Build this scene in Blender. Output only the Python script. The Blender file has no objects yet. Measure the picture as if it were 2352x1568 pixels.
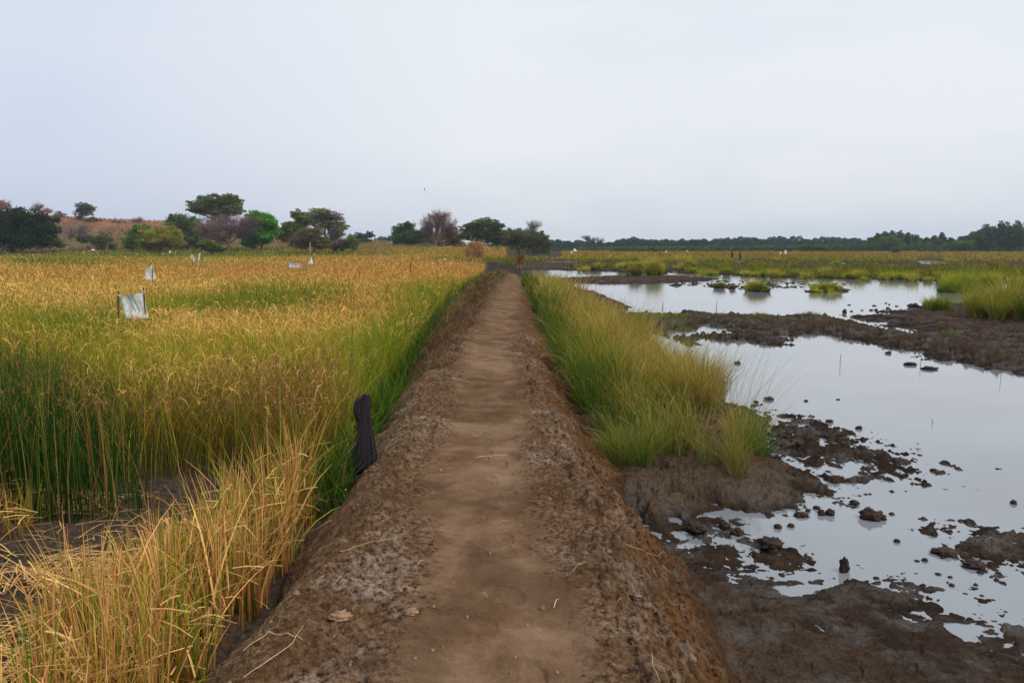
import bpy, bmesh, math, random
import numpy as np
from mathutils import Vector
random.seed(7)
R = np.random.default_rng(11)
C = bpy.context.scene.collection
HAZE = .00028
# ------------------------------------------------------------ camera numbers
F = 1829.0                     # focal length in pixels of a 2352 px wide picture
CH = 2.2                       # camera height above the water
TH = math.atan((784 - 565) / F)
ct, st = math.cos(TH), math.sin(TH)

def at(x, y, z=0.0):
    """point of the plane at height z seen at picture position x, y"""
    a = (x - 1176) / F; b = -(y - 784) / F
    Y = ct + b * st; Z = -st + b * ct
    t = (CH - z) / (-Z)
    return np.array([a * t, Y * t, z])

def far(x, y, D):
    """point at distance D"""
    a = (x - 1176) / F; b = -(y - 784) / F
    Y = ct + b * st; Z = -st + b * ct
    t = D / Y
    return np.array([a * t, D, CH + Z * t])

def view(X, Y, Z):
    d = Y * ct - (Z - CH) * st
    d = np.where(d < 0.05, 0.05, d)
    v = Y * st + (Z - CH) * ct
    return 1176 + F * X / d, 784 - F * v / d

# ------------------------------------------------------------ noise
_ang = R.random((256, 256)) * 2 * np.pi
_gx, _gy = np.cos(_ang), np.sin(_ang)
_jx, _jy, _jv = R.random((256, 256)), R.random((256, 256)), R.random((256, 256))

def gn(x, y, s=0):
    x = np.asarray(x, float) + s * 17.31; y = np.asarray(y, float) + s * 5.77
    xi = np.floor(x).astype(np.int64); yi = np.floor(y).astype(np.int64)
    fx = x - xi; fy = y - yi
    u = fx * fx * fx * (fx * (fx * 6 - 15) + 10); v = fy * fy * fy * (fy * (fy * 6 - 15) + 10)
    def g(ix, iy, dx, dy):
        ix = ix & 255; iy = iy & 255
        return _gx[ix, iy] * dx + _gy[ix, iy] * dy
    a = g(xi, yi, fx, fy); b = g(xi + 1, yi, fx - 1, fy)
    c = g(xi, yi + 1, fx, fy - 1); d = g(xi + 1, yi + 1, fx - 1, fy - 1)
    return ((a + (b - a) * u) * (1 - v) + (c + (d - c) * u) * v) * 1.45

def fbm(x, y, o=4, s=0, gain=0.5):
    r = 0; a = 1; t = 0
    for i in range(o):
        r = r + a * gn(x * 2 ** i, y * 2 ** i, s + i * 3); t += a; a *= gain
    return r / t

def worley(x, y, s=0):
    x = x + s * 9.1; y = y + s * 3.3
    xi = np.floor(x).astype(np.int64); yi = np.floor(y).astype(np.int64)
    f1 = np.full(x.shape, 9.0); f2 = np.full(x.shape, 9.0); val = np.zeros(x.shape)
    for dx in (-1, 0, 1):
        for dy in (-1, 0, 1):
            a = (xi + dx) & 255; b = (yi + dy) & 255
            d = np.hypot(xi + dx + _jx[a, b] - x, yi + dy + _jy[a, b] - y)
            n = d < f1
            f2 = np.where(n, f1, np.minimum(f2, d)); val = np.where(n, _jv[a, b], val)
            f1 = np.where(n, d, f1)
    return f1, f2, val

def sst(a, b, x):
    t = np.clip((x - a) / (b - a), 0, 1)
    return t * t * (3 - 2 * t)

def sdf(px, py, poly):
    """signed distance, positive inside"""
    d = np.full(px.shape, 1e9); ins = np.zeros(px.shape, bool)
    n = len(poly)
    for i in range(n):
        ax, ay = poly[i]; bx, by = poly[(i + 1) % n]
        ex, ey = bx - ax, by - ay
        wx, wy = px - ax, py - ay
        t = np.clip((wx * ex + wy * ey) / (ex * ex + ey * ey + 1e-12), 0, 1)
        d = np.minimum(d, (wx - ex * t) ** 2 + (wy - ey * t) ** 2)
        if abs(by - ay) > 1e-9:
            c = ((ay > py) != (by > py)) & (px < (bx - ax) * (py - ay) / (by - ay) + ax)
            ins ^= c
    return np.where(ins, 1, -1) * np.sqrt(d)

def wpoly(pts, z=0.0):
    return [tuple(at(x, y, z)[:2]) for x, y in pts]

# ------------------------------------------------------------ the lie of the land
YL = [-60, 0, 4, 9, 12, 16, 22, 34, 60, 90]
def left_foot(Y):  return np.interp(Y, YL, [-1.38, -1.38, -1.40, -1.54, -1.65, -1.81, -2.1, -2.1, -1.5, -1.0])
def right_foot(Y): return np.interp(Y, [-60, 4, 6, 7.5, 10, 15, 25, 42, 60], [1.06, 1.06, .98, 1.0, .9, .82, .66, .62, 1.0])
def path_mid(Y):   return np.interp(Y, [-60, 2.8, 4.5, 6.6, 12.4, 22, 35, 48, 60], [-.02, -.07, -.14, -.21, -.25, -.25, -.02, .36, .8])

# name: outline, height, width of the edge slope, fall-off outside, lumpiness
SHELF = [(1190, 640), (1240, 645), (1290, 655), (1325, 662), (1395, 684), (1425, 697), (1445, 706), (1425, 719), (1410, 745),
         (1440, 775), (1500, 810), (1550, 850), (1590, 895), (1654, 930), (1728, 945), (1765, 985), (1770, 1020), (1764, 1052),
         (1790, 1075), (1845, 1103), (1845, 1125), (1814, 1139), (1761, 1150), (1702, 1159), (1600, 1168), (1500, 1200),
         (1400, 1200), (1150, 1100), (1000, 900), (1100, 700)]
FRONT = [(1400, 1190), (1500, 1196), (1560, 1222), (1619, 1250), (1696, 1277), (1743, 1262), (1797, 1278), (1857, 1292), (1948, 1300),
         (2015, 1330), (2099, 1362), (2166, 1396), (2233, 1433), (2352, 1485), (2700, 1640), (3400, 2300), (2000, 3800), (900, 3800), (900, 1400)]
RIDGE = [(1395, 722), (1410, 729), (1450, 722), (1475, 725), (1570, 726), (1585, 719), (1625, 718), (1650, 726), (1675, 721), (1712, 727),
         (1748, 725), (1787, 728), (1838, 727), (1931, 733), (1961, 741), (2010, 750), (2047, 762), (2118, 772), (2150, 772),
         (2352, 780), (2700, 800), (2700, 930), (2352, 858), (2292, 843), (2223, 834), (2170, 824), (2108, 816), (2071, 799),
         (2035, 791), (1985, 784), (1939, 777), (1900, 770), (1865, 767), (1828, 777), (1807, 773), (1780, 772), (1797, 784),
         (1800, 796), (1750, 790), (1720, 784), (1675, 783), (1650, 779), (1620, 773), (1587, 777), (1600, 787), (1575, 791),
         (1550, 785), (1532, 774), (1512, 770), (1462, 750), (1410, 745)]
RIGHTMUD = [(1931, 723), (1998, 726), (2071, 711), (2108, 707), (2179, 700), (2240, 694), (2352, 690), (2700, 690), (2700, 820),
            (2200, 790), (2138, 770), (2128, 763), (2084, 753), (2035, 743), (1973, 731)]
STRIP = [(1240, 642), (1330, 637), (1440, 634), (1560, 634), (1600, 637), (1660, 641), (1600, 647), (1480, 652), (1340, 651), (1280, 649)]
MARSH = [(1195, 622), (1260, 620), (1340, 622), (1440, 626), (1520, 631), (1543, 629), (1550, 618), (1560, 628), (1700, 633), (1800, 638),
         (1900, 641), (2000, 641), (2120, 645), (2250, 652), (2352, 657), (2900, 690), (3600, 640), (3000, 571), (1150, 571), (1120, 615)]
SPECK = [(1690, 935), (1900, 990), (2000, 1035), (2090, 1066), (2070, 1078), (1950, 1098), (1860, 1105), (1780, 1050), (1760, 1000)]
SPECK2 = [(2230, 1222), (2300, 1225), (2420, 1240), (2500, 1330), (2352, 1312), (2280, 1275)]
SPECK3 = [(1560, 642), (1800, 646), (1950, 652), (1800, 662), (1600, 657)]
ISL = [[(1629, 654), (1669, 654), (1672, 660), (1630, 661)], [(1674, 658), (1692, 658), (1692, 664), (1674, 664)],
       [(1697, 660), (1735, 656), (1772, 664), (1760, 672), (1715, 668)], [(1540, 653), (1566, 653), (1566, 659), (1540, 659)],
       [(1852, 665), (1945, 664), (1951, 671), (1855, 672)], [(2150, 663), (2232, 662), (2232, 672), (2160, 671)],
       [(2240, 655), (2290, 650), (2300, 660), (2245, 662)]]
POOLS = [[(1383, 607), (1421, 607), (1430, 614), (1385, 615)], [(2098, 597), (2160, 598), (2190, 607), (2120, 609)],
         [(1905, 602), (1940, 602), (1940, 608), (1905, 608)], [(1600, 748), (1625, 748), (1675, 759), (1662, 769), (1630, 767)],
         [(1250, 598), (1330, 600), (1330, 604), (1250, 603)], [(1683, 598), (1753, 597), (1768, 603), (1690, 604)], [(1300, 611), (1370, 612), (1370, 617), (1310, 616)],
         [(1780, 1335), (1800, 1330), (1815, 1342), (1790, 1346)], [(1530, 760), (1590, 765), (1600, 770), (1545, 772)]]
LANDS = [(SHELF, .19, .5, .10, 2.0), (FRONT, .094, 2.6, .04, .95), ([(1440, 1165), (1640, 1180), (1665, 1225), (1570, 1255), (1430, 1215)], .014, .4, .05, 1.0), (RIDGE, .15, .9, .12, 3.0), (RIGHTMUD, .12, 1.2, .06, 1.9),
         (STRIP, .14, 1.5, .10, 2.0), (MARSH, .10, 3.0, .05, 1.2), (SPECK, .004, .5, .05, 2.0), (SPECK2, .012, .3, .06, 1.5),
         (SPECK3, -.005, 1.0, .03, 1.6)] + [(p, .13, .6, .2, 1.0) for p in ISL]

def land(X, Y, fine=True):
    """height and ground kinds (each 0..1) at every X, Y"""
    r = np.hypot(X, Y)
    def lod(cell): return np.clip(cell / (np.maximum(r, .5) * .0013) / 2.0 - .3, 0, 1)
    vx, vy = view(X, Y, 0.0)
    n1 = fbm(X * .9, Y * .9, 4, 1); n2 = fbm(X * 3.1, Y * 3.1, 4, 2); nb = fbm(X * .16, Y * .16, 3, 3)
    # right hand mud and water
    warp = n1 * .55 + n2 * .16
    wx = X + warp; wy = Y + fbm(X * .7, Y * .7, 4, 9) * (.5 + r * .012)
    hr = np.full(X.shape, -.12); lum = np.ones(X.shape)
    sel = (X > -1.2) & (Y > .3)
    for poly, hh, w, sl, lm in LANDS:
        P = wpoly(poly)
        xs = [p[0] for p in P]; ys = [p[1] for p in P]
        m = sel & (X > min(xs) - 4) & (X < max(xs) + 4) & (Y > min(ys) - 6) & (Y < max(ys) + 6)
        if not m.any(): continue
        s = sdf(wx[m], wy[m], P)
        h = np.where(s > 0, hh * np.clip(s / w, 0, 1) ** (1.0 if w == 2.6 else .7), np.maximum(-.12, s * sl))
        lum[m] = np.where(h > hr[m], lm, lum[m]); hr[m] = np.maximum(hr[m], h)
    for poly in POOLS:
        P = wpoly(poly); xs = [p[0] for p in P]; ys = [p[1] for p in P]
        m = sel & (X > min(xs) - 2) & (X < max(xs) + 2) & (Y > min(ys) - 2) & (Y < max(ys) + 2)
        s = sdf(wx[m], wy[m], P)
        hr[m] = np.minimum(hr[m], -.02 - s * .2)
    behind = (Y <= .3) & (X > 0)
    hr = np.where(behind, .05, hr)
    rough = np.clip((hr + .075) / .06, 0, 1)
    lump = .030 * n2 + .022 * n1
    f1, f2, cv = worley(X * 3.2, Y * 3.2, 1)
    lump += .05 * np.clip(.42 - f1, 0, 1) * (cv > .55) * lod(.3)
    lump += .018 * fbm(X * 11, Y * 11, 3, 4) * lod(.09)
    if fine:
        wxx = X + .05 * fbm(X * 6, Y * 6, 2, 30); wyy = Y + .05 * fbm(X * 6, Y * 6, 2, 31)
        a1, a2, av = worley(wxx * 7.0, wyy * 9.0, 5)
        lump += (np.clip((a2 - a1) * 7, 0, 1) - .75) * .010 * lod(.12)
        lump += (av - .5) * .012 * lod(.12)
        p1 = worley(X * 1.9, Y * 1.9, 9)
        lump -= .035 * sst(.22, .10, p1[0]) * (p1[2] > .45) * lod(.15)
        lump += .016 * (np.abs(fbm(X * 5, Y * 13, 3, 66)) - .2) * lod(.06)
        lump += (.5 - worley(X * 30, Y * 30, 8)[0]) * .007 * lod(.04)
        w3 = worley(X * 12 + n2, Y * 17, 24)
        lump += .030 * np.clip(.34 - w3[0], 0, 1) * (w3[2] > .62) * lod(.08)
    farm = sst(60, 110, Y)
    hr = hr + lump * lum * rough * (1 - .6 * farm)
    hr = np.where(farm > 0, hr + farm * .05 * np.sign(hr), hr)
    # left hand field
    hl = .06 + .03 * n1 + .022 * n2 + ((.05 * (.45 - worley(X * 8 + n2, Y * 8, 20)[0]) + .02 * (.5 - worley(X * 21, Y * 21, 21)[0])) * (Y < 10) * lod(.1) if fine else 0) + (.02 * fbm(X * 14, Y * 14, 2, 5) * lod(.07) if fine else 0)
    # furrow at the bank's foot
    lf = left_foot(Y) + .22 * gn(Y * .55, Y * 0 + .5, 80) * (Y < 45); rf = right_foot(Y) + .24 * gn(Y * .5, Y * 0 + .5, 81) * (Y < 45)
    pm = path_mid(Y) + .14 * gn(Y * .4, Y * 0 + .5, 82)
    hl = hl - .07 * np.exp(-((X - lf + .12) / .14) ** 2) * (Y < 40)
    rise = sst(128, 172, Y) * 1.25 * sst(1330, 1270, vx)
    hx = np.interp(vx, [-2500, -600, -100, 0, 115, 190, 280, 400, 520, 640, 760, 880, 960],
                   [14, 13.5, 12.8, 12.3, 10.6, 9.7, 9.0, 8.7, 7.4, 4.8, 3.0, 1.5, 0])
    hillm = np.where(X < 0, sst(205, 262, Y) * np.clip(hx / 5, 0, 1), 0)
    hill = np.where(X < 0, sst(205, 262, Y) * hx, 0) * (1 + .10 * fbm(X * .03, Y * .03, 3, 7)) + hillm * fbm(X * .1, Y * .1, 3, 8) * .8
    hl = hl + rise + hill
    # bank
    e = .15 * n1 + .08 * n2
    tl = np.clip((X - lf - e * 1.2) / (.62 + .15 * n1), 0, 1); tr = np.clip((rf + .07 + e * 1.0 - X) / (.74 + .2 * n1), 0, 1)
    hb = (.60 + .05 * gn(X * .8, Y * .6, 83)) * (tl * (2 - tl)) ** 1.0 * (.55 * tr * (2 - tr) + .45 * tr * tr * (3 - 2 * tr)) ** 1.15
    pw = .31 + .10 * n1 + .05 * n2
    path = (1 - sst(pw * .5, pw * 1.7, np.abs(X - pm + .06 * n2)))
    heap = np.exp(-((X - (pm - .95)) / .38) ** 2) * sst(10.5, 13, Y) * (1 - sst(46, 52, Y))
    fade = 1 - sst(47, 58, Y)
    cr = (1 - path)
    rg = .07 * n1 + .05 * n2
    if fine:
        f1, f2, cv = worley(X * 4.3 + .3 * n2, Y * 4.3, 6)
        rg = rg + cr * .075 * np.clip(.45 - f1, 0, 1) * (cv > .5) * lod(.25) * (1 + 1.2 * (tr < 1))
        f1, f2, cv = worley(X * 9, Y * 9, 2)
        rg = rg + cr * (.045 * (.42 - f1) * (cv > .35)) * lod(.11)
        f1, f2, cv = worley(X * 22 + n2, Y * 22, 3)
        rg = rg + cr * .020 * (.5 - f1) * lod(.045)
        f1, f2, cv = worley(X * 52, Y * 52, 4)
        rg = rg + cr * .0085 * (.5 - f1) * lod(.02)
        rg = rg + cr * .012 * fbm(X * 30, Y * 30, 3, 12) * lod(.03)
        rg = rg + path * (.004 * fbm(X * 40, Y * 40, 2, 13) * lod(.03) + .014 * gn(X * 5, Y * 3.4, 14) * lod(.2))
        # erosion steps on the right slope
        rg = rg + (tr < 1) * (.035 * fbm(X * 14, Y * 5, 3, 15) * lod(.07) + .05 * fbm(X * 5, Y * 3, 3, 18) + .04 * (.5 - worley(X * 8 + n2, Y * 6, 19)[0]) * lod(.12))
    hb = hb + rg * np.clip(hb * 4, 0, 1) * (1 - .62 * path) - .035 * path + heap * (.07 + .16 * n2 + .10 * n1 + .10 * (.5 - worley(X * 3.4, Y * 3.0, 16)[0]))
    if fine:
        for k in range(46):
            fy = 2.45 + k * .36 + .1 * _jv[k, 3]; fx = float(path_mid(fy)) + (.10 if k % 2 else -.08) + (_jv[k, 5] - .5) * .22; fa = (_jv[k, 7] - .5) * .6
            m = (np.abs(X - fx) < .22) & (np.abs(Y - fy) < .25)
            if not m.any(): continue
            dx, dy = X[m] - fx, Y[m] - fy
            u = (dx * math.cos(fa) + dy * math.sin(fa)) / (.042 + .012 * _jv[k, 9]); v_ = (-dx * math.sin(fa) + dy * math.cos(fa)) / .125
            q = np.sqrt(u * u + (v_ * (1 + .12 * u)) ** 2)
            hb[m] += (-.011 * sst(1.05, .75, q) + .006 * np.exp(-((q - 1.15) / .16) ** 2)) * (.35 + .65 * _jv[k, 11])
    hb = hb * fade
    onb = sst(.02, .10, hb)
    base = np.where(X > pm, hr, hl)
    # blend sides under the bank
    w_ = sst(0.0, .25, hb)
    h = base * (1 - w_) + np.maximum(hb, 0)
    right = (X > pm) & (onb < .5) & (X > -1.2)
    right = np.where(Y > 52, (X > -9 + 0 * X) & (vx > 1120) & (Y < 128), right)
    h = np.where((Y > 52) & (vx > 1120) & (X <= pm) & (Y < 128), np.maximum(h, .07 + .05 * n1), h)
    bank = onb
    kinds = dict(path=path * np.clip(onb, 0, 1) * (Y < 52), bank=bank, mud=right.astype(float) * (1 - bank), hill=hillm + 0 * X,
                 heap=heap)
    kinds['foot'] = sst(.30, .06, hb) * (X > pm)
    kinds['slope'] = sst(.95, .45, tr) * bank
    return h, kinds

# ------------------------------------------------------------ mesh helpers
def set_attr(me, name, arr, typ='FLOAT'):
    a = me.attributes.new(name, typ, 'POINT')
    a.data.foreach_set('value' if typ == 'FLOAT' else 'color', np.ascontiguousarray(arr, np.float32).ravel())

def mesh_np(name, V, Fq, mat, cols=None, attrs=None, smooth=True, k=None):
    """V (n,3), Fq (m,k)"""
    me = bpy.data.meshes.new(name)
    V = np.ascontiguousarray(V, np.float32); Fq = np.ascontiguousarray(Fq, np.int32)
    m, k = Fq.shape
    me.vertices.add(len(V)); me.vertices.foreach_set('co', V.ravel())
    me.loops.add(m * k); me.loops.foreach_set('vertex_index', Fq.ravel())
    me.polygons.add(m); me.polygons.foreach_set('loop_start', np.arange(0, m * k, k, dtype=np.int32))
    try: me.polygons.foreach_set('loop_total', np.full(m, k, np.int32))
    except Exception: pass
    me.polygons.foreach_set('use_smooth', np.full(m, smooth, bool))
    me.update(calc_edges=True)
    if cols is not None:
        c = np.ones((len(V), 4), np.float32); c[:, :3] = cols
        set_attr(me, 'Col', c, 'FLOAT_COLOR')
    if attrs:
        for n, a in attrs.items(): set_attr(me, n, a)
    if mat: me.materials.append(mat)
    o = bpy.data.objects.new(name, me)
    C.objects.link(o)
    return o

def tag(o, label=None, cat=None, group=None, kind=None):
    if label: o['label'] = label
    if cat: o['category'] = cat
    if group: o['group'] = group
    if kind: o['kind'] = kind
    return o

def empty(name, loc, label, cat, group=None):
    o = bpy.data.objects.new(name, None); C.objects.link(o)
    o.location = loc; o.empty_display_size = .2
    return tag(o, label, cat, group)

def put(o, parent):
    """parent a mesh that was built in world positions"""
    o.parent = parent
    p = parent.matrix_world.translation if False else parent.location
    me = o.data
    n = len(me.vertices); a = np.empty(n * 3, np.float32)
    me.vertices.foreach_get('co', a); a = a.reshape(-1, 3) - np.array(p, np.float32)
    me.vertices.foreach_set('co', a.ravel()); me.update()
    return o

def center(o, loc):
    """move a world-built mesh's origin to loc"""
    me = o.data
    n = len(me.vertices); a = np.empty(n * 3, np.float32)
    me.vertices.foreach_get('co', a); a = a.reshape(-1, 3) - np.array(loc, np.float32)
    me.vertices.foreach_set('co', a.ravel()); me.update()
    o.location = loc
    return o

class Acc:
    """collects quads"""
    def __init__(s): s.V = []; s.Q = []; s.K = []; s.n = 0
    def add(s, V, Q, K):
        s.V.append(V.reshape(-1, 3)); s.Q.append(Q.reshape(-1, 4) + s.n); s.K.append(K.reshape(-1, 3)); s.n += len(s.V[-1])
    def obj(s, name, mat, smooth=True):
        return mesh_np(name, np.concatenate(s.V), np.concatenate(s.Q), mat, np.clip(np.concatenate(s.K), 0, 1), smooth=smooth)

def ribbons(acc, cen, wv, ca, cb):
    """cen (N,S+1,3) centre lines, wv (N,S+1,3) half width vectors"""
    N, S1, _ = cen.shape
    V = np.stack([cen - wv, cen + wv], 2)
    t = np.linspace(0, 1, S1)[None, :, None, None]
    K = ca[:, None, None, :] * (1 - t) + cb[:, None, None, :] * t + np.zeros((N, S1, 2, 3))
    b = (np.arange(N) * S1 * 2)[:, None] + (np.arange(S1 - 1) * 2)[None, :]
    Q = np.stack([b, b + 1, b + 3, b + 2], -1)
    acc.add(V, Q, K)

def blades(acc, P, h, w, ang, lean, droop, ca, cb, S=3, tap=.6, face=None):
    """grass blades: P (N,3) feet, h height, w width, ang lean direction, lean and droop as shares of h"""
    N = len(P)
    t = np.linspace(0, 1, S + 1)[None, :]
    hz = (lean * h)[:, None] * t ** 1.7
    cen = np.zeros((N, S + 1, 3))
    cen[:, :, 0] = P[:, 0:1] + np.cos(ang)[:, None] * hz
    cen[:, :, 1] = P[:, 1:2] + np.sin(ang)[:, None] * hz
    cen[:, :, 2] = P[:, 2:3] + h[:, None] * (t - droop[:, None] * t ** 2.6)
    f = R.random(N) * np.pi * 2 if face is None else face
    wd = w[:, None] * .5 * np.maximum((1 - t) ** tap, .1)
    wv = np.zeros_like(cen); wv[:, :, 0] = np.cos(f)[:, None] * wd; wv[:, :, 1] = np.sin(f)[:, None] * wd
    ribbons(acc, cen, wv, ca, cb)
    return cen

def tube(acc, pts, rad, col, n=5):
    """one tapered tube through pts"""
    pts = np.asarray(pts, float); k = len(pts)
    rad = np.asarray(rad, float) if np.ndim(rad) else np.full(k, float(rad))
    d = np.gradient(pts, axis=0); d /= np.linalg.norm(d, axis=1, keepdims=True) + 1e-9
    ref = np.where(np.abs(d[:, 2:3]) > .8, np.array([[1., 0, 0]]), np.array([[0, 0, 1.]]))
    a = np.cross(d, ref); a /= np.linalg.norm(a, axis=1, keepdims=True) + 1e-9
    b = np.cross(d, a)
    th = np.arange(n) / n * 2 * np.pi
    V = pts[:, None] + rad[:, None, None] * (np.cos(th)[None, :, None] * a[:, None] + np.sin(th)[None, :, None] * b[:, None])
    i = np.arange(k - 1)[:, None] * n; j = np.arange(n)[None, :]; j2 = (j + 1) % n
    Q = np.stack([i + j, i + j2, i + n + j2, i + n + j], -1)
    K = np.tile(np.asarray(col, float), (k * n, 1))
    acc.add(V, Q, K)

def jit(col, n, s=.15, v=.2):
    col = np.asarray(col, float)
    return np.clip(col * (1 + R.normal(0, s, (n, 3)) * .5) * (1 + R.normal(0, v, (n, 1))), .003, 2.0)

# ------------------------------------------------------------ materials
def nt(name):
    m = bpy.data.materials.new(name); m.use_nodes = True
    n = m.node_tree; n.nodes.clear()
    out = n.nodes.new('ShaderNodeOutputMaterial')
    return m, n, out

class NB:
    def __init__(s, n): s.n = n
    def node(s, t, **k):
        x = s.n.nodes.new(t)
        for a, b in k.items(): setattr(x, a, b)
        return x
    def link(s, a, b): s.n.links.new(a, b)
    def attr(s, name, out='Fac'):
        x = s.node('ShaderNodeAttribute'); x.attribute_name = name
        return x.outputs[out]
    def coord(s): return s.node('ShaderNodeTexCoord').outputs['Object']
    def noise(s, vec, scale, detail=4, rough=.55, dist=0, out='Fac'):
        x = s.node('ShaderNodeTexNoise'); x.inputs['Scale'].default_value = scale
        x.inputs['Detail'].default_value = detail; x.inputs['Roughness'].default_value = rough; x.inputs['Distortion'].default_value = dist
        s.link(vec, x.inputs['Vector']); return x.outputs[out]
    def voro(s, vec, scale, feat='F1', out='Distance'):
        x = s.node('ShaderNodeTexVoronoi'); x.feature = feat; x.inputs['Scale'].default_value = scale
        s.link(vec, x.inputs['Vector']); return x.outputs[out]
    def ramp(s, fac, *pts):
        x = s.node('ShaderNodeMapRange'); x.inputs[1].default_value = pts[0]; x.inputs[2].default_value = pts[1]
        x.inputs[3].default_value = pts[2] if len(pts) > 2 else 0; x.inputs[4].default_value = pts[3] if len(pts) > 2 else 1
        s.link(fac, x.inputs[0]); return x.outputs[0]
    def mix(s, f, a, b, mode='MIX'):
        x = s.node('ShaderNodeMix'); x.data_type = 'RGBA'; x.blend_type = mode
        for sock, v in ((x.inputs[0], f), (x.inputs[6], a), (x.inputs[7], b)):
            if isinstance(v, (int, float)): sock.default_value = v
            elif isinstance(v, tuple): sock.default_value = (*v, 1)
            else: s.link(v, sock)
        return x.outputs[2]
    def math(s, op, a, b=0.0):
        x = s.node('ShaderNodeMath'); x.operation = op
        for sock, v in ((x.inputs[0], a), (x.inputs[1], b)):
            if isinstance(v, (int, float)): sock.default_value = v
            else: s.link(v, sock)
        return x.outputs[0]

def mat_leaf(name, transl=.35, rough=.55, spec=.25):
    m, n, out = nt(name); b = NB(n)
    col = b.attr('Col', 'Color')
    p = b.node('ShaderNodeBsdfDiffuse'); b.link(col, p.inputs['Color'])
    if transl > 0:
        t = b.node('ShaderNodeBsdfTranslucent'); b.link(col, t.inputs['Color'])
        mx = b.node('ShaderNodeMixShader'); mx.inputs[0].default_value = transl
        b.link(p.outputs[0], mx.inputs[1]); b.link(t.outputs[0], mx.inputs[2]); b.link(mx.outputs[0], out.inputs[0])
    else: b.link(p.outputs[0], out.inputs[0])
    return m

def mat_plain(name, col, rough=.8, nz=.25, scale=20, bump=0.0, spec=.3, transl=0):
    m, n, out = nt(name); b = NB(n); v = b.coord()
    a = b.noise(v, scale, 5)
    c = b.mix(b.ramp(a, .3, .7), tuple(x * (1 - nz) for x in col), tuple(min(1, x * (1 + nz)) for x in col))
    p = b.node('ShaderNodeBsdfPrincipled'); p.inputs['Roughness'].default_value = rough
    p.inputs['Specular IOR Level'].default_value = spec
    b.link(c, p.inputs['Base Color'])
    if bump:
        bp = b.node('ShaderNodeBump'); bp.inputs['Distance'].default_value = bump; b.link(a, bp.inputs['Height'])
        b.link(bp.outputs[0], p.inputs['Normal'])
    if transl:
        t = b.node('ShaderNodeBsdfTranslucent'); b.link(c, t.inputs['Color'])
        mx = b.node('ShaderNodeMixShader'); mx.inputs[0].default_value = transl
        b.link(p.outputs[0], mx.inputs[1]); b.link(t.outputs[0], mx.inputs[2]); b.link(mx.outputs[0], out.inputs[0])
    else: b.link(p.outputs[0], out.inputs[0])
    return m

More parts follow.
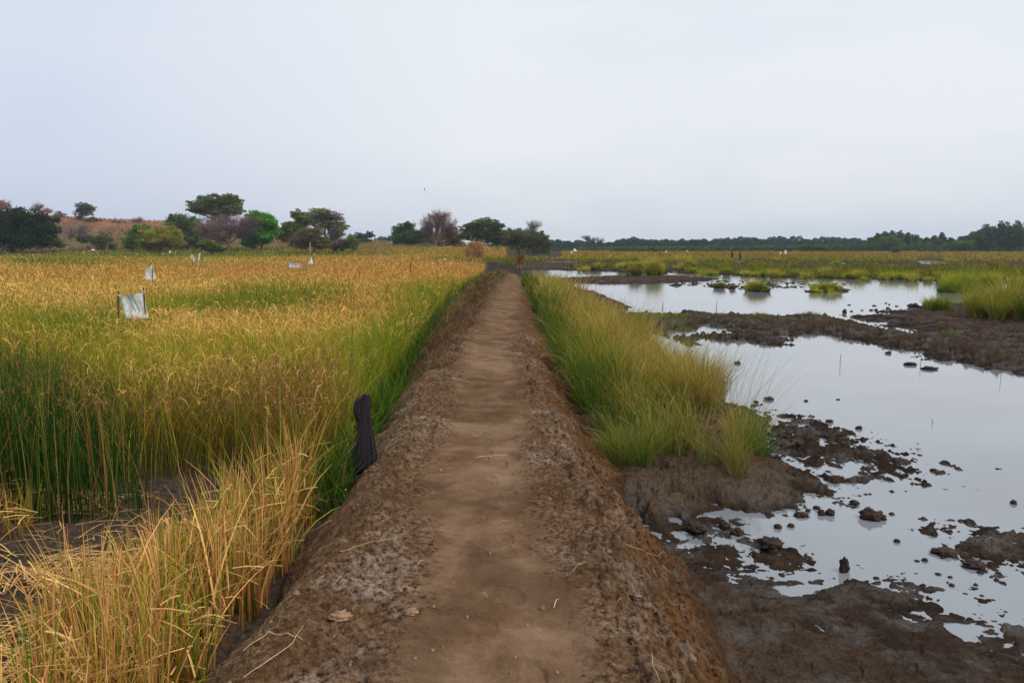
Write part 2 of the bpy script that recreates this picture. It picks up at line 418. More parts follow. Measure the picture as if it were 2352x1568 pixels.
def mat_earth():
    m, n, out = nt('earth'); b = NB(n); v = b.coord()
    path = b.attr('path'); bank = b.attr('bank'); mud = b.attr('mud'); hill = b.attr('hill'); slope = b.attr('slope'); heap = b.attr('heap')
    wet = b.attr('wet')
    big = b.noise(v, .9, 4, .6); mid = b.noise(v, 4, 5, .65); fine = b.noise(v, 28, 6, .7); grit = b.noise(v, 140, 3, .7)
    clod = b.voro(v, 45)
    crumb = b.voro(v, 110, 'F1', 'Color')
    # bank: brown earth, grey salty crust, pits darkened with shade put into the colour
    c = b.mix(b.ramp(fine, .36, .64), (.036, .018, .009), (.235, .142, .082))
    crust = b.noise(v, 2.2, 5, .7)
    gm = b.math('MULTIPLY', b.ramp(crust, .50, .66), b.ramp(fine, .42, .60))
    c = b.mix(gm, c, (.32, .25, .205))
    c = b.mix(b.math('MULTIPLY', b.ramp(mid, .48, .66), .75), c, (.10, .048, .022))
    c = b.mix(b.ramp(grit, .62, .72, 0, .55), c, (.42, .36, .30))
    c = b.mix(b.ramp(grit, .40, .30, 0, .7), c, (.022, .012, .008))
    sl = b.mix(b.ramp(fine, .33, .66), (.030, .014, .007), (.19, .095, .042))
    c = b.mix(b.math('MULTIPLY', slope, b.ramp(mid, .36, .52)), c, sl)
    foot = b.attr('foot')
    c = b.mix(b.math('MULTIPLY', foot, .75), c, (.036, .021, .013))
    # path: trodden fine earth
    pc = b.mix(b.ramp(mid, .32, .68), (.105, .058, .032), (.225, .142, .086))
    pc = b.mix(b.ramp(crust, .52, .40, 0, .45), pc, (.085, .042, .020))
    pc = b.mix(b.ramp(big, .45, .7, 0, .5), pc, (.25, .165, .105))
    damp = b.noise(v, 1.3, 4, .6, .4)
    pc = b.mix(b.ramp(damp, .50, .60, 0, .55), pc, (.075, .042, .022))
    c = b.mix(b.ramp(damp, .54, .62, 0, .5), c, (.070, .038, .020))
    pc = b.mix(b.ramp(grit, .58, .72, 0, .35), pc, (.34, .26, .2))
    pc = b.mix(b.ramp(grit, .42, .3, 0, .45), pc, (.06, .03, .018))
    c = b.mix(b.ramp(b.math('ADD', path, b.math('ADD', b.math('MULTIPLY', b.math('SUBTRACT', fine, .5), 1.6), b.math('MULTIPLY', b.math('SUBTRACT', mid, .5), 1.6))), .25, .8), c, pc)
    c = b.mix(b.math('MULTIPLY', heap, b.ramp(fine, .35, .6, .4, 1)), c, (.055, .028, .015))
    # mud
    crk = b.node('ShaderNodeMapping'); crk.inputs['Scale'].default_value = (1, 1.5, 1)
    wv_ = b.node('ShaderNodeVectorMath'); wv_.operation = 'ADD'; nv_ = b.noise(v, 6, 4, .6, out='Color'); sc_ = b.node('ShaderNodeVectorMath'); sc_.operation = 'SCALE'; sc_.inputs['Scale'].default_value = .16
    b.link(nv_, sc_.inputs[0]); b.link(v, wv_.inputs[0]); b.link(sc_.outputs[0], wv_.inputs[1]); b.link(wv_.outputs[0], crk.inputs[0])
    cr_ = b.voro(crk.outputs[0], 8.5, 'DISTANCE_TO_EDGE')
    crm = b.math('MULTIPLY', b.ramp(cr_, .045, .012), b.ramp(mid, .44, .56))
    mc = b.mix(b.ramp(fine, .3, .7), (.044, .028, .017), (.125, .088, .056))
    mc = b.mix(crm, mc, (.012, .008, .006))  # cracks drawn near black, their deep shade put into the colour
    mc = b.mix(b.ramp(mid, .45, .7, 0, .6), mc, (.10, .055, .034))
    mc = b.mix(b.ramp(grit, .42, .30, 0, .8), mc, (.02, .014, .011))
    # field soil and hill
    fc = b.mix(b.ramp(fine, .3, .7), (.020, .013, .008), (.11, .08, .058))
    hc = b.mix(b.ramp(b.noise(v, .12, 5, .7), .35, .65), (.16, .075, .035), (.34, .17, .09))
    o = b.mix(mud, fc, mc)
    ww = b.math('MULTIPLY', mud, wet)
    o = b.mix(ww, o, b.mix(b.ramp(mid, .3, .7), (.014, .008, .005), (.046, .027, .017)))
    o = b.mix(hill, o, hc)
    o = b.mix(bank, o, c)
    p = b.node('ShaderNodeBsdfDiffuse'); p.inputs['Roughness'].default_value = .6; gl = b.node('ShaderNodeBsdfGlossy'); gl.inputs['Roughness'].default_value = .32
    b.link(o, p.inputs['Color'])
    ro_ = b.math('SUBTRACT', b.ramp(ww, 0, 1, .92, .80), b.math('MULTIPLY', b.math('MULTIPLY', mud, b.ramp(wet, 0, .5, .45, 1)), b.ramp(crust, .44, .58, 0, .50)))
    film = b.math('MULTIPLY', b.math('MULTIPLY', mud, b.ramp(wet, 0, .6, .35, 1)), b.ramp(crust, .48, .62, .01, .085))
    hgt = b.math('ADD', b.math('MULTIPLY', fine, .6), b.math('ADD', b.math('MULTIPLY', grit, .22), b.math('MULTIPLY', clod, -.35)))
    bp = b.node('ShaderNodeBump'); bp.inputs['Distance'].default_value = .030
    b.link(hgt, bp.inputs['Height'])
    b.link(b.ramp(path, 0, 1, 1.0, .5), bp.inputs['Strength'])
    b.link(bp.outputs[0], p.inputs['Normal']); b.link(bp.outputs[0], gl.inputs['Normal'])
    ms = b.node('ShaderNodeMixShader'); b.link(film, ms.inputs[0]); b.link(p.outputs[0], ms.inputs[1]); b.link(gl.outputs[0], ms.inputs[2])
    b.link(ms.outputs[0], out.inputs[0])
    return m

def mat_water():
    m, n, out = nt('muddy_water'); b = NB(n); v = b.coord()
    mp = b.node('ShaderNodeMapping'); mp.inputs['Scale'].default_value = (.5, 1.6, 1); b.link(v, mp.inputs[0])
    rip = b.noise(mp.outputs[0], 9, 3, .55)
    big = b.noise(v, .5, 3, .5)
    p = b.node('ShaderNodeBsdfPrincipled')
    b.link(b.mix(b.ramp(big, .35, .65), (.17, .18, .195), (.20, .215, .24)), p.inputs['Base Color'])
    p.inputs['Roughness'].default_value = .035
    p.inputs['IOR'].default_value = 1.75
    p.inputs['Specular IOR Level'].default_value = .5
    bp = b.node('ShaderNodeBump'); bp.inputs['Distance'].default_value = .0026; bp.inputs['Strength'].default_value = .5
    b.link(rip, bp.inputs['Height']); b.link(bp.outputs[0], p.inputs['Normal'])
    b.link(p.outputs[0], out.inputs[0])
    return m

LEAF = mat_leaf('grass_blade', .20, .6, .12)
TREEL = mat_leaf('tree_leaf', .32, .7, .08)
BARK = mat_leaf('bark', 0, .85, .15)
EARTH = mat_earth(); WATER = mat_water()
CLOD = mat_plain('wet_clod', (.040, .024, .017), .75, .6, 25, .02, .2)
STONE = mat_plain('pinkish_stone', (.28, .16, .10), .8, .3, 40, .006)
STRAW = mat_plain('dry_straw', (.50, .36, .19), .6, .25, 30)
SACK = mat_plain('white_sack', (.80, .78, .76), .6, .08, 6, .004, .3, .25)
WOOD = mat_plain('weathered_wood', (.10, .055, .035), .85, .4, 30, .004)
DARKWOOD = mat_plain('dark_wood', (.02, .016, .015), .85, .4, 30, .004)
PALEWOOD = mat_plain('pale_wood', (.40, .29, .18), .85, .3, 30, .003)
# ------------------------------------------------------------ ground
def build_ground():
    a = np.radians(np.concatenate([np.linspace(-42, 42, 1350), np.linspace(42, 318, 60)[1:-1]]))
    px = np.arange(0, 945, .95)
    r = 1751.0 / (973 - px)                       # 1.8 m to about 60 m, even steps in the picture
    r = np.concatenate([[.05, .6, 1.2], r[r > 1.75], np.geomspace(64, 1500, 80)])
    A, Rr = np.meshgrid(a, r)
    X = Rr * np.sin(A); Y = Rr * np.cos(A)
    H, K = land(X, Y)
    nr, na = X.shape
    V = np.stack([X, Y, H], -1).reshape(-1, 3)
    i = np.arange(nr - 1)[:, None] * na; j = np.arange(na)[None, :]; j2 = (j + 1) % na
    Q = np.stack([i + j, i + na + j, i + na + j2, i + j2], -1).reshape(-1, 4)
    Q = Q[:, ::-1]
    f = lambda k: K[k].reshape(-1)
    wet = sst(.13, .03, H + .02 * fbm(X * 2, Y * 2, 3, 41)).reshape(-1)
    vx, vy = view(X, Y, 0.0)
    front = sst(9.0, 6.5, Y).reshape(-1)            # the drying flat near the bank is greyer than the far wet mud
    wet = wet * (1 - .5 * front * sst(.0, .06, H).reshape(-1)) + .5 * (1 - front) * (H.reshape(-1) < .3)
    wet = np.clip(wet, 0, 1)
    at_ = dict(path=f('path'), bank=f('bank'), mud=f('mud'), hill=f('hill'), slope=f('slope'), foot=f('foot'), heap=f('heap'), wet=wet)
    cls = np.zeros(len(V), int)
    cls[f('mud') > .5] = 3
    cls[f('hill') > .3] = 4
    cls[f('bank') > .5] = 1
    cls[f('path') > .5] = 2
    fc = cls[Q[:, 0]]
    for c, nm in enumerate(['field_soil', 'earth_bank', 'dirt_path', 'mud', 'hill']):
        q = Q[fc == c]
        if len(q) == 0: continue
        u, inv = np.unique(q, return_inverse=True)
        o = mesh_np(nm, V[u], inv.reshape(-1, 4), EARTH, attrs={k: x[u] for k, x in at_.items()})
        tag(o, kind='structure')
    # water sheet
    yy = np.concatenate([np.linspace(.5, 60, 60), np.geomspace(64, 420, 30)])
    u = np.linspace(0, 1, 40)
    Yg, Ug = np.meshgrid(yy, u, indexing='ij')
    x0 = np.interp(Yg, [.5, 45, 56, 140, 420], [.1, .1, -4, -8, -8]); x1 = 6 + Yg * 1.3
    Xg = x0 + (x1 - x0) * Ug
    V = np.stack([Xg, Yg, 0 * Xg], -1).reshape(-1, 3)
    i = np.arange(len(yy) - 1)[:, None] * 40; j = np.arange(39)[None, :]
    w = mesh_np('water', V, np.stack([i + j, i + j + 1, i + 41 + j, i + 40 + j], -1).reshape(-1, 4), WATER)
    tag(w, kind='structure')
build_ground()

def gz(X, Y):
    X = np.atleast_1d(np.asarray(X, float)); Y = np.atleast_1d(np.asarray(Y, float))
    return land(X, Y)[0]

# ------------------------------------------------------------ vegetation
def scatter(r0, r1, a0, a1, dens_cap, k, p=2.0):
    """points with density min(cap, k / r^p) per square metre between azimuths a0, a1 (degrees, 0 = straight ahead)"""
    rr = np.geomspace(r0, r1, 400)
    dens = np.minimum(dens_cap, k / rr ** p)
    cum = np.concatenate([[0], np.cumsum((dens[1:] * rr[1:] + dens[:-1] * rr[:-1]) / 2 * np.diff(rr))])
    N = int(cum[-1] * math.radians(a1 - a0))
    r = np.interp(R.random(N) * cum[-1], cum, rr)
    a = np.radians(a0 + (a1 - a0) * R.random(N))
    return r * np.sin(a), r * np.cos(a), r

PAL = dict(orange=(.56, .30, .045), gold=(.66, .43, .062), ygreen=(.36, .34, .022), green=(.12, .185, .016), dark=(.018, .055, .010),
           brown=(.24, .115, .028), olive=(.16, .15, .022), straw=(.62, .38, .12), lime=(.26, .29, .022), tan=(.42, .26, .10))
PN = list(PAL); PC = np.array([PAL[k] for k in PN])

def classes(vx, vy, blobs, base, X, Y, sharp=1.0):
    """pick a colour class for every blade from soft patches"""
    n = len(vx); W = np.zeros((n, len(PN)))
    for k, w in base.items(): W[:, PN.index(k)] += w
    nx = fbm(X * .35, Y * .35, 3, 21) * 1.0
    for x, y, sx, sy, w, k in blobs:
        g = w * np.exp(-((vx - x + nx * sx * .5) / sx) ** 2 - ((vy - y + nx * sy * .9) / sy) ** 2)
        W[:, PN.index(k)] += g
    W = W ** sharp
    W /= W.sum(1, keepdims=True)
    c = (R.random((n, 1)) > np.cumsum(W, 1)).sum(1)
    return np.minimum(c, len(PN) - 1)

LB = [(600, 622, 900, 14, 6, 'orange'), (1000, 622, 200, 26, 8, 'orange'), (850, 600, 250, 14, 3, 'orange'), (200, 630, 300, 10, 4, 'orange'),
      (0, 612, 200, 8, 2, 'gold'), (300, 655, 500, 16, 5, 'gold'), (600, 640, 300, 10, 3, 'gold'), (120, 680, 160, 22, 3, 'gold'),
      (140, 600, 90, 8, 5, 'green'), (60, 596, 40, 4, 4, 'dark'), (600, 583, 400, 4, 7, 'lime'), (400, 585, 200, 4, 5, 'green'),
      (850, 586, 120, 4, 3, 'orange'), (1040, 592, 60, 5, 6, 'green'), (1150, 596, 120, 5, 5, 'olive'), (1200, 582, 250, 6, 8, 'orange'),
      (640, 665, 90, 16, 9, 'green'), (540, 690, 120, 12, 8, 'green'), (430, 692, 80, 10, 6, 'lime'), (750, 670, 60, 20, 4, 'olive'),
      (200, 735, 130, 22, 4, 'green'), (60, 730, 80, 16, 3, 'lime'), (850, 700, 100, 30, 4, 'orange'), (700, 740, 250, 25, 4, 'gold'),
      (420, 740, 140, 22, 5, 'gold'), (930, 700, 60, 40, 4, 'lime'), (1010, 670, 60, 26, 8, 'lime'), (960, 740, 50, 40, 12, 'green'),
      (900, 790, 70, 50, 14, 'lime'), (850, 850, 60, 60, 9, 'lime'), (890, 900, 60, 60, 16, 'green'), (1080, 645, 40, 10, 7, 'green'),
      (600, 800, 300, 30, 4, 'ygreen'), (300, 800, 200, 30, 4, 'ygreen'), (500, 830, 200, 30, 3, 'gold'), (300, 860, 200, 30, 3, 'olive'),
      (680, 880, 120, 50, 7, 'brown'), (480, 920, 150, 40, 5, 'brown'), (550, 870, 100, 30, 3, 'olive'), (0, 830, 150, 30, 4, 'green'), (100, 900, 150, 60, 5, 'dark')]

def in_stubble(X, Y):
    return (Y < 7.2)

def left_field():
    ac = Acc()
    X, Y, r = scatter(6.4, 176, -41, 3, 520, 115000)
    lf = left_foot(Y)
    vx, vy = view(X, Y, .85)
    gx, gy = view(X, Y, .06)
    keep = (X < lf - .08 - .10 * R.random(len(X)))
    edge = 7.1 + .9 * fbm(X * .8, Y * 0 + 3, 2, 22) - .5 * sst(-2.6, -1.7, X) + 1.0 * sst(-4.6, -6.5, X) * 0
    keep &= (Y > edge)
    # the near field ends at a wet strip about 60 m out on the right hand
    keep &= ~((gx > 1040) & (Y > 66) & (Y < 120) & (R.random(len(X)) > .25))
    keep &= ~((gx > 1110) & (Y > 52) & (Y < 128))
    X, Y, r, vx, vy = [q[keep] for q in (X, Y, r, vx, vy)]
    n = len(X)
    Z = gz(X, Y) - .01
    cls = classes(vx, vy, LB, dict(gold=.8, ygreen=.8, olive=.5, brown=.2), X, Y)
    col = PC[cls] * (1 + .30 * fbm(X * .9, Y * .9, 2, 23))[:, None]
    P = np.stack([X, Y, Z], 1)
    hs = (.93 + .12 * fbm(X * .5, Y * .5, 3, 24)) * (1 + R.normal(0, .11, n))
    low = np.exp(-((vy - 583) / 5) ** 2) * (vx < 900)
    hs *= 1 - .5 * low
    w = np.maximum(.0075, r * .00075) * (.6 + .9 * R.random(n) ** 2)
    ripe = np.isin(cls, [PN.index(k) for k in ('orange', 'gold', 'brown', 'tan')])
    lean = np.where(ripe, .25 + .35 * R.random(n), .10 + .35 * R.random(n))
    droop = np.where(ripe, .12 + .25 * R.random(n), .05 * R.random(n) + .1 * (R.random(n) > .7))
    wind = .2
    ang = R.random(n) * 6.283
    basec = col * np.array([.55, .75, .7]) * .8  # leaf feet duller by nature, plus root shade put into the colour
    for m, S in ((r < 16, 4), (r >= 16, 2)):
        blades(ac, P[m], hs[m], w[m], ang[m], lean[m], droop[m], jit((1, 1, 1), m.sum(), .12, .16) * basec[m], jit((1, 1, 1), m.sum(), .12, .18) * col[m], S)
    # drooping grain heads
    m = (R.random(n) < np.where(ripe, .55, .10))
    k = m.sum()
    tip = P[m] + np.stack([np.cos(ang[m]) * lean[m] * hs[m] * .45, np.sin(ang[m]) * lean[m] * hs[m] * .45, hs[m] * .72], 1)
    hc = np.where(ripe[m][:, None], col[m] * np.array([1.08, .96, 2.0]), np.array([[.36, .30, .06]])) * (1 + R.normal(0, .18, (k, 1)))
    L = .12 + .16 * R.random(k)
    for s, S in ((r[m] < 16, 5), (r[m] >= 16, 3)):
        t = np.linspace(0, 1, S + 1)[None, :]
        L_ = L[s][:, None]; a = ang[m][s] + R.normal(0, .5, s.sum())
        th = t * (.5 + 2.0 * R.random((s.sum(), 1)))
        cen = np.zeros((s.sum(), S + 1, 3))
        hz = L_ * (1 - np.cos(th)) / 2.0; up = L_ * np.sin(th) / 1.6
        cen[:, :, 0] = tip[s][:, 0:1] + np.cos(a)[:, None] * hz; cen[:, :, 1] = tip[s][:, 1:2] + np.sin(a)[:, None] * hz
        cen[:, :, 2] = tip[s][:, 2:3] + up
        wd = np.maximum(.0042, r[m][s] * .0006)[:, None] * (.35 + .65 * np.sin(np.clip(t, .05, .95) * np.pi))
        f = R.random(s.sum()) * 6.283
        wv = np.zeros_like(cen); wv[:, :, 0] = np.cos(f)[:, None] * wd * .6; wv[:, :, 1] = np.sin(f)[:, None] * wd * .6; wv[:, :, 2] = wd * .3
        ribbons(ac, cen, wv, hc[s], hc[s] * 1.1)
    # grains on the nearest heads
    s = r[m] < 11
    tp = tip[s]; q = len(tp); G = 9
    if q:
        tt = R.random((q, G)); a = ang[m][s][:, None]
        th = tt * 1.6; L_ = L[s][:, None]
        c0 = np.stack([tp[:, 0:1] + np.cos(a) * L_ * (1 - np.cos(th)) / 2, tp[:, 1:2] + np.sin(a) * L_ * (1 - np.cos(th)) / 2,
                       tp[:, 2:3] + L_ * np.sin(th) / 1.6], -1).reshape(-1, 3) + R.normal(0, .006, (q * G, 3))
        dd = R.normal(0, 1, (q * G, 3)); dd[:, 2] -= 1.2; dd /= np.linalg.norm(dd, axis=1, keepdims=True)
        cen = np.stack([c0, c0 + dd * .008, c0 + dd * .016], 1)
        wv = np.cross(dd, R.normal(0, 1, (q * G, 3))); wv /= np.linalg.norm(wv, axis=1, keepdims=True)
        wv = wv[:, None, :] * np.array([.0006, .003, .0006])[None, :, None]
        hcc = np.repeat(hc[s], G, 0)
        ribbons(ac, cen, wv, hcc, hcc)
    o = ac.obj('rice_field', LEAF)
    tag(o, 'ripening golden and green rice crop filling the flooded-field plain left of the bank', 'rice crop', kind='stuff')

left_field()

def weeds_left():
    """fresh green leafy weeds at the foot of the bank on the left"""
    ac = Acc()
    Y = np.concatenate([6.2 + 12 * R.random(2600) ** 1.5, 18 + 30 * R.random(2500)])
    X = left_foot(Y) - .45 * R.random(len(Y)) ** 1.3 + .12
    n = len(X)
    tuftx = .35 * fbm(X * 2.5, Y * 2.5, 2, 33)
    k = R.random(n) < .55 + tuftx
    X, Y = X[k], Y[k]; n = len(X)
    P = np.stack([X, Y, gz(X, Y) - .01], 1)
    h = .45 + .35 * R.random(n)
    c = np.where(R.random((n, 1)) < .75, [[.050, .115, .014]], [[.16, .24, .02]])
    blades(ac, P, h, np.maximum(.010, Y * .0009), R.random(n) * 6.28, .25 + .6 * R.random(n), .1 + .35 * R.random(n), jit((1, 1, 1), n) * c * .6, jit((1, 1, 1), n) * c, 4)  # darker feet: shade at the roots put into the blade colour
    o = ac.obj('green_weeds', LEAF)
    tag(o, 'fresh dark green grassy weeds lining the left foot of the bank', 'weeds', kind='stuff')
weeds_left()

def reeds():
    ac = Acc()
    n = 8000
    X = -2.7 - 4.6 * R.random(n); Y = 6.0 + 3.0 * R.random(n) ** 1.3
    vx, vy = view(X, Y, .06)
    m = (vx > -500) & (vx < 330 + 60 * R.random(n) - 90 * (Y - 6)) & (fbm(X * 1.5, Y * 1.5, 2, 35) > -.28)
    m &= R.random(n) < np.interp(vx, [-500, 150, 230, 400], [1, .9, .5, .2])
    X, Y, vx = X[m], Y[m], vx[m]; n = len(X)
    P = np.stack([X, Y, gz(X, Y) - .01], 1)
    h = np.interp(vx, [0, 120, 260, 400], [1.28, 1.2, 1.0, .8]) * (.72 + .33 * R.random(n))
    kind = R.random(n)
    c = np.where((kind < .72)[:, None], [[.020, .062, .010]], np.where((kind < .86)[:, None], [[.10, .16, .02]], [[.30, .17, .05]]))
    blades(ac, P, h, .007 + .003 * R.random(n), R.random(n) * 6.28, .05 + .45 * R.random(n) ** 3, .04 * R.random(n), jit((1, 1, 1), n, .1, .25) * c * np.array([[.8, .8, .8]]), jit((1, 1, 1), n, .1, .2) * c * 1.15, 4, .5)
    # small brown seed heads
    m = (R.random(n) < .16); k = m.sum(); tip = P[m] + np.stack([np.zeros(k), np.zeros(k), h[m] * .93], 1)
    for j in range(5):
        blades(ac, tip + R.normal(0, .012, (k, 3)), np.full(k, .05), np.full(k, .006), R.random(k) * 6.28, np.full(k, .9), np.full(k, .3), jit((.2, .10, .035), k), jit((.26, .14, .05), k), 2)
    o = ac.obj('dark_reeds', LEAF)
    tag(o, 'tall dark green sedge reeds standing at the left edge before the rice', 'reeds', kind='stuff')
reeds()

def stubble():
    ac = Acc()
    # clumps: dense strip along the bank's foot, looser ones to the left
    cl = []
    for _ in range(230):
        y = 2.0 + 4.9 * random.random(); x = -1.53 - .88 * random.random() ** 1.1
        if y > 5.2 and x < -2.2 + .25 * (y - 5.2): continue
        if y > 6.3 and x > -1.8: continue
        cl.append((x, y, 1.0))
    for _ in range(210):
        y = 2.0 + 4.1 * random.random(); x = -2.7 - 2.9 * random.random()
        if y > 4.2 and x > -3.0 - (y - 4.2) * .55: continue
        if fbm(np.array([x * 1.3]), np.array([y * 1.3]), 2, 36)[0] < -.05 and y > 3.2: continue
        cl.append((x, y, .8))
    for _ in range(34):
        y = 5.0 + 1.5 * random.random(); x = -3.6 - 1.6 * random.random()
        cl.append((x, y, .7))
    cl = np.array(cl)
    per = np.where(cl[:, 2] > .9, 20, 14)
    idx = np.repeat(np.arange(len(cl)), per); n = len(idx)
    X = cl[idx, 0] + R.normal(0, .035, n); Y = cl[idx, 1] + R.normal(0, .035, n)
    ok = X < left_foot(Y) - .07
    X, Y, idx = X[ok], Y[ok], idx[ok]; n = len(X)
    P = np.stack([X, Y, gz(X, Y) - .01], 1)
    ch = (.62 + .28 * R.random(len(cl))) * np.where(cl[:, 2] > .9, 1.0, np.where(cl[:, 1] > 4.2, .85, .62))
    ch = ch * np.interp(cl[:, 1], [2, 3.2, 5, 6.5], [.72, .82, 1.0, 1.08])
    ch = ch * np.where((cl[:, 0] < -2.05) & (cl[:, 1] > 4.2), .6, 1)
    h = ch[idx] * (.35 + .72 * R.random(n) ** .8)
    k = R.random(n)
    gpatch = .16 * fbm(X * 1.7, Y * 1.7, 2, 37) + .05 * (X > -2.5)
    c = np.where((k < .52)[:, None], [[.76, .43, .145]], np.where((k < .74 - gpatch)[:, None], [[.50, .24, .065]], np.where((k < .88)[:, None], [[.34, .36, .03]], [[.12, .23, .015]])))
    la = np.arctan2(Y - cl[idx, 1], X - cl[idx, 0]) + R.normal(0, .7, n)
    blades(ac, P, h, .0055 + .006 * R.random(n) ** 2, la, .04 + .42 * R.random(n) ** 1.8, .10 * R.random(n), jit((1, 1, 1), n, .1, .22) * c * np.array([[.55, .42, .32]]), jit((1, 1, 1), n, .1, .15) * c, 4, .35)  # browner stalk feet, also darkened: shade inside the clumps put into colour
    # long bent leaves
    m = R.random(n) < .12; k = m.sum()
    blades(ac, P[m], h[m] * (1.0 + .25 * R.random(k)), .009 + .010 * R.random(k), R.random(k) * 6.28, .4 + .6 * R.random(k), .12 + .28 * R.random(k), c[m] * .8, jit((1, 1, 1), k) * c[m] * 1.1, 6, .6)
    # broken stalks: crossing pieces lodged in the clumps
    n2 = 2300
    j = R.integers(0, len(cl), n2)
    c0 = np.stack([cl[j, 0] + R.normal(0, .09, n2), cl[j, 1] + R.normal(0, .09, n2), .10 + .55 * R.random(n2) * ch[j]], 1)
    d = R.normal(0, 1, (n2, 3)); d[:, 2] *= .55; d /= np.linalg.norm(d, axis=1, keepdims=True)
    L = .06 + .20 * R.random(n2)
    ok = (c0[:, 0] + d[:, 0] * L / 2 < left_foot(c0[:, 1]) + .05) & (c0[:, 0] < left_foot(c0[:, 1]) - .02)
    c0, d, L = c0[ok], d[ok], L[ok]; n2 = len(c0)
    cen = c0[:, None, :] + d[:, None, :] * (L[:, None] * np.array([[-.5, 0, .5]]))[..., None]
    cen[:, 1, 2] += .01
    wv = np.cross(d, R.normal(0, 1, (n2, 3))); wv /= np.linalg.norm(wv, axis=1, keepdims=True)
    wv = wv[:, None, :] * (.0024 + .0018 * R.random(n2))[:, None, None] * np.ones((1, 3, 1))
    cc = jit((.70, .42, .15), n2, .1, .25)
    ribbons(ac, cen, wv, cc, cc)
    o = ac.obj('rice_stubble', LEAF)
    tag(o, 'golden dry cut rice stalks with a few green blades beside the near bank', 'stubble', kind='stuff')
    # straw mat
    ac = Acc(); n = 6500
    X = -2.2 - 3.4 * R.random(n); Y = 2.1 + 4.6 * R.random(n)
    m = (fbm(X * 1.1, Y * 1.1, 3, 38) > -.12 + .45 * sst(4.6, 5.8, Y)) | (R.random(n) < .07); X, Y = X[m], Y[m]; n = len(X)
    Z = gz(X, Y) + .01 + .11 * R.random(n) * sst(5.6, 4.4, Y)
    a = fbm(X * .9, Y * .9, 2, 39) * 2.5 + R.normal(0, .7, n); L = .10 + .30 * R.random(n)
    d = np.stack([np.cos(a), np.sin(a), R.normal(0, .12, n)], 1)
    c0 = np.stack([X, Y, Z], 1)
    cen = c0[:, None, :] + d[:, None, :] * (L[:, None] * np.array([[-.5, -.17, .17, .5]]))[..., None]
    cen[:, 1:3, 2] += .012
    wv = np.zeros_like(cen); wv[:, :, 0] = -np.sin(a)[:, None] * .0038; wv[:, :, 1] = np.cos(a)[:, None] * .0038
    cc = jit((.58, .35, .14), n, .1, .35)
    ribbons(ac, cen, wv, cc, cc)
    o = ac.obj('fallen_straw', LEAF)
    tag(o, 'flattened mat of pale fallen straw lying on the dark soil at lower left', 'straw', kind='stuff')
stubble()

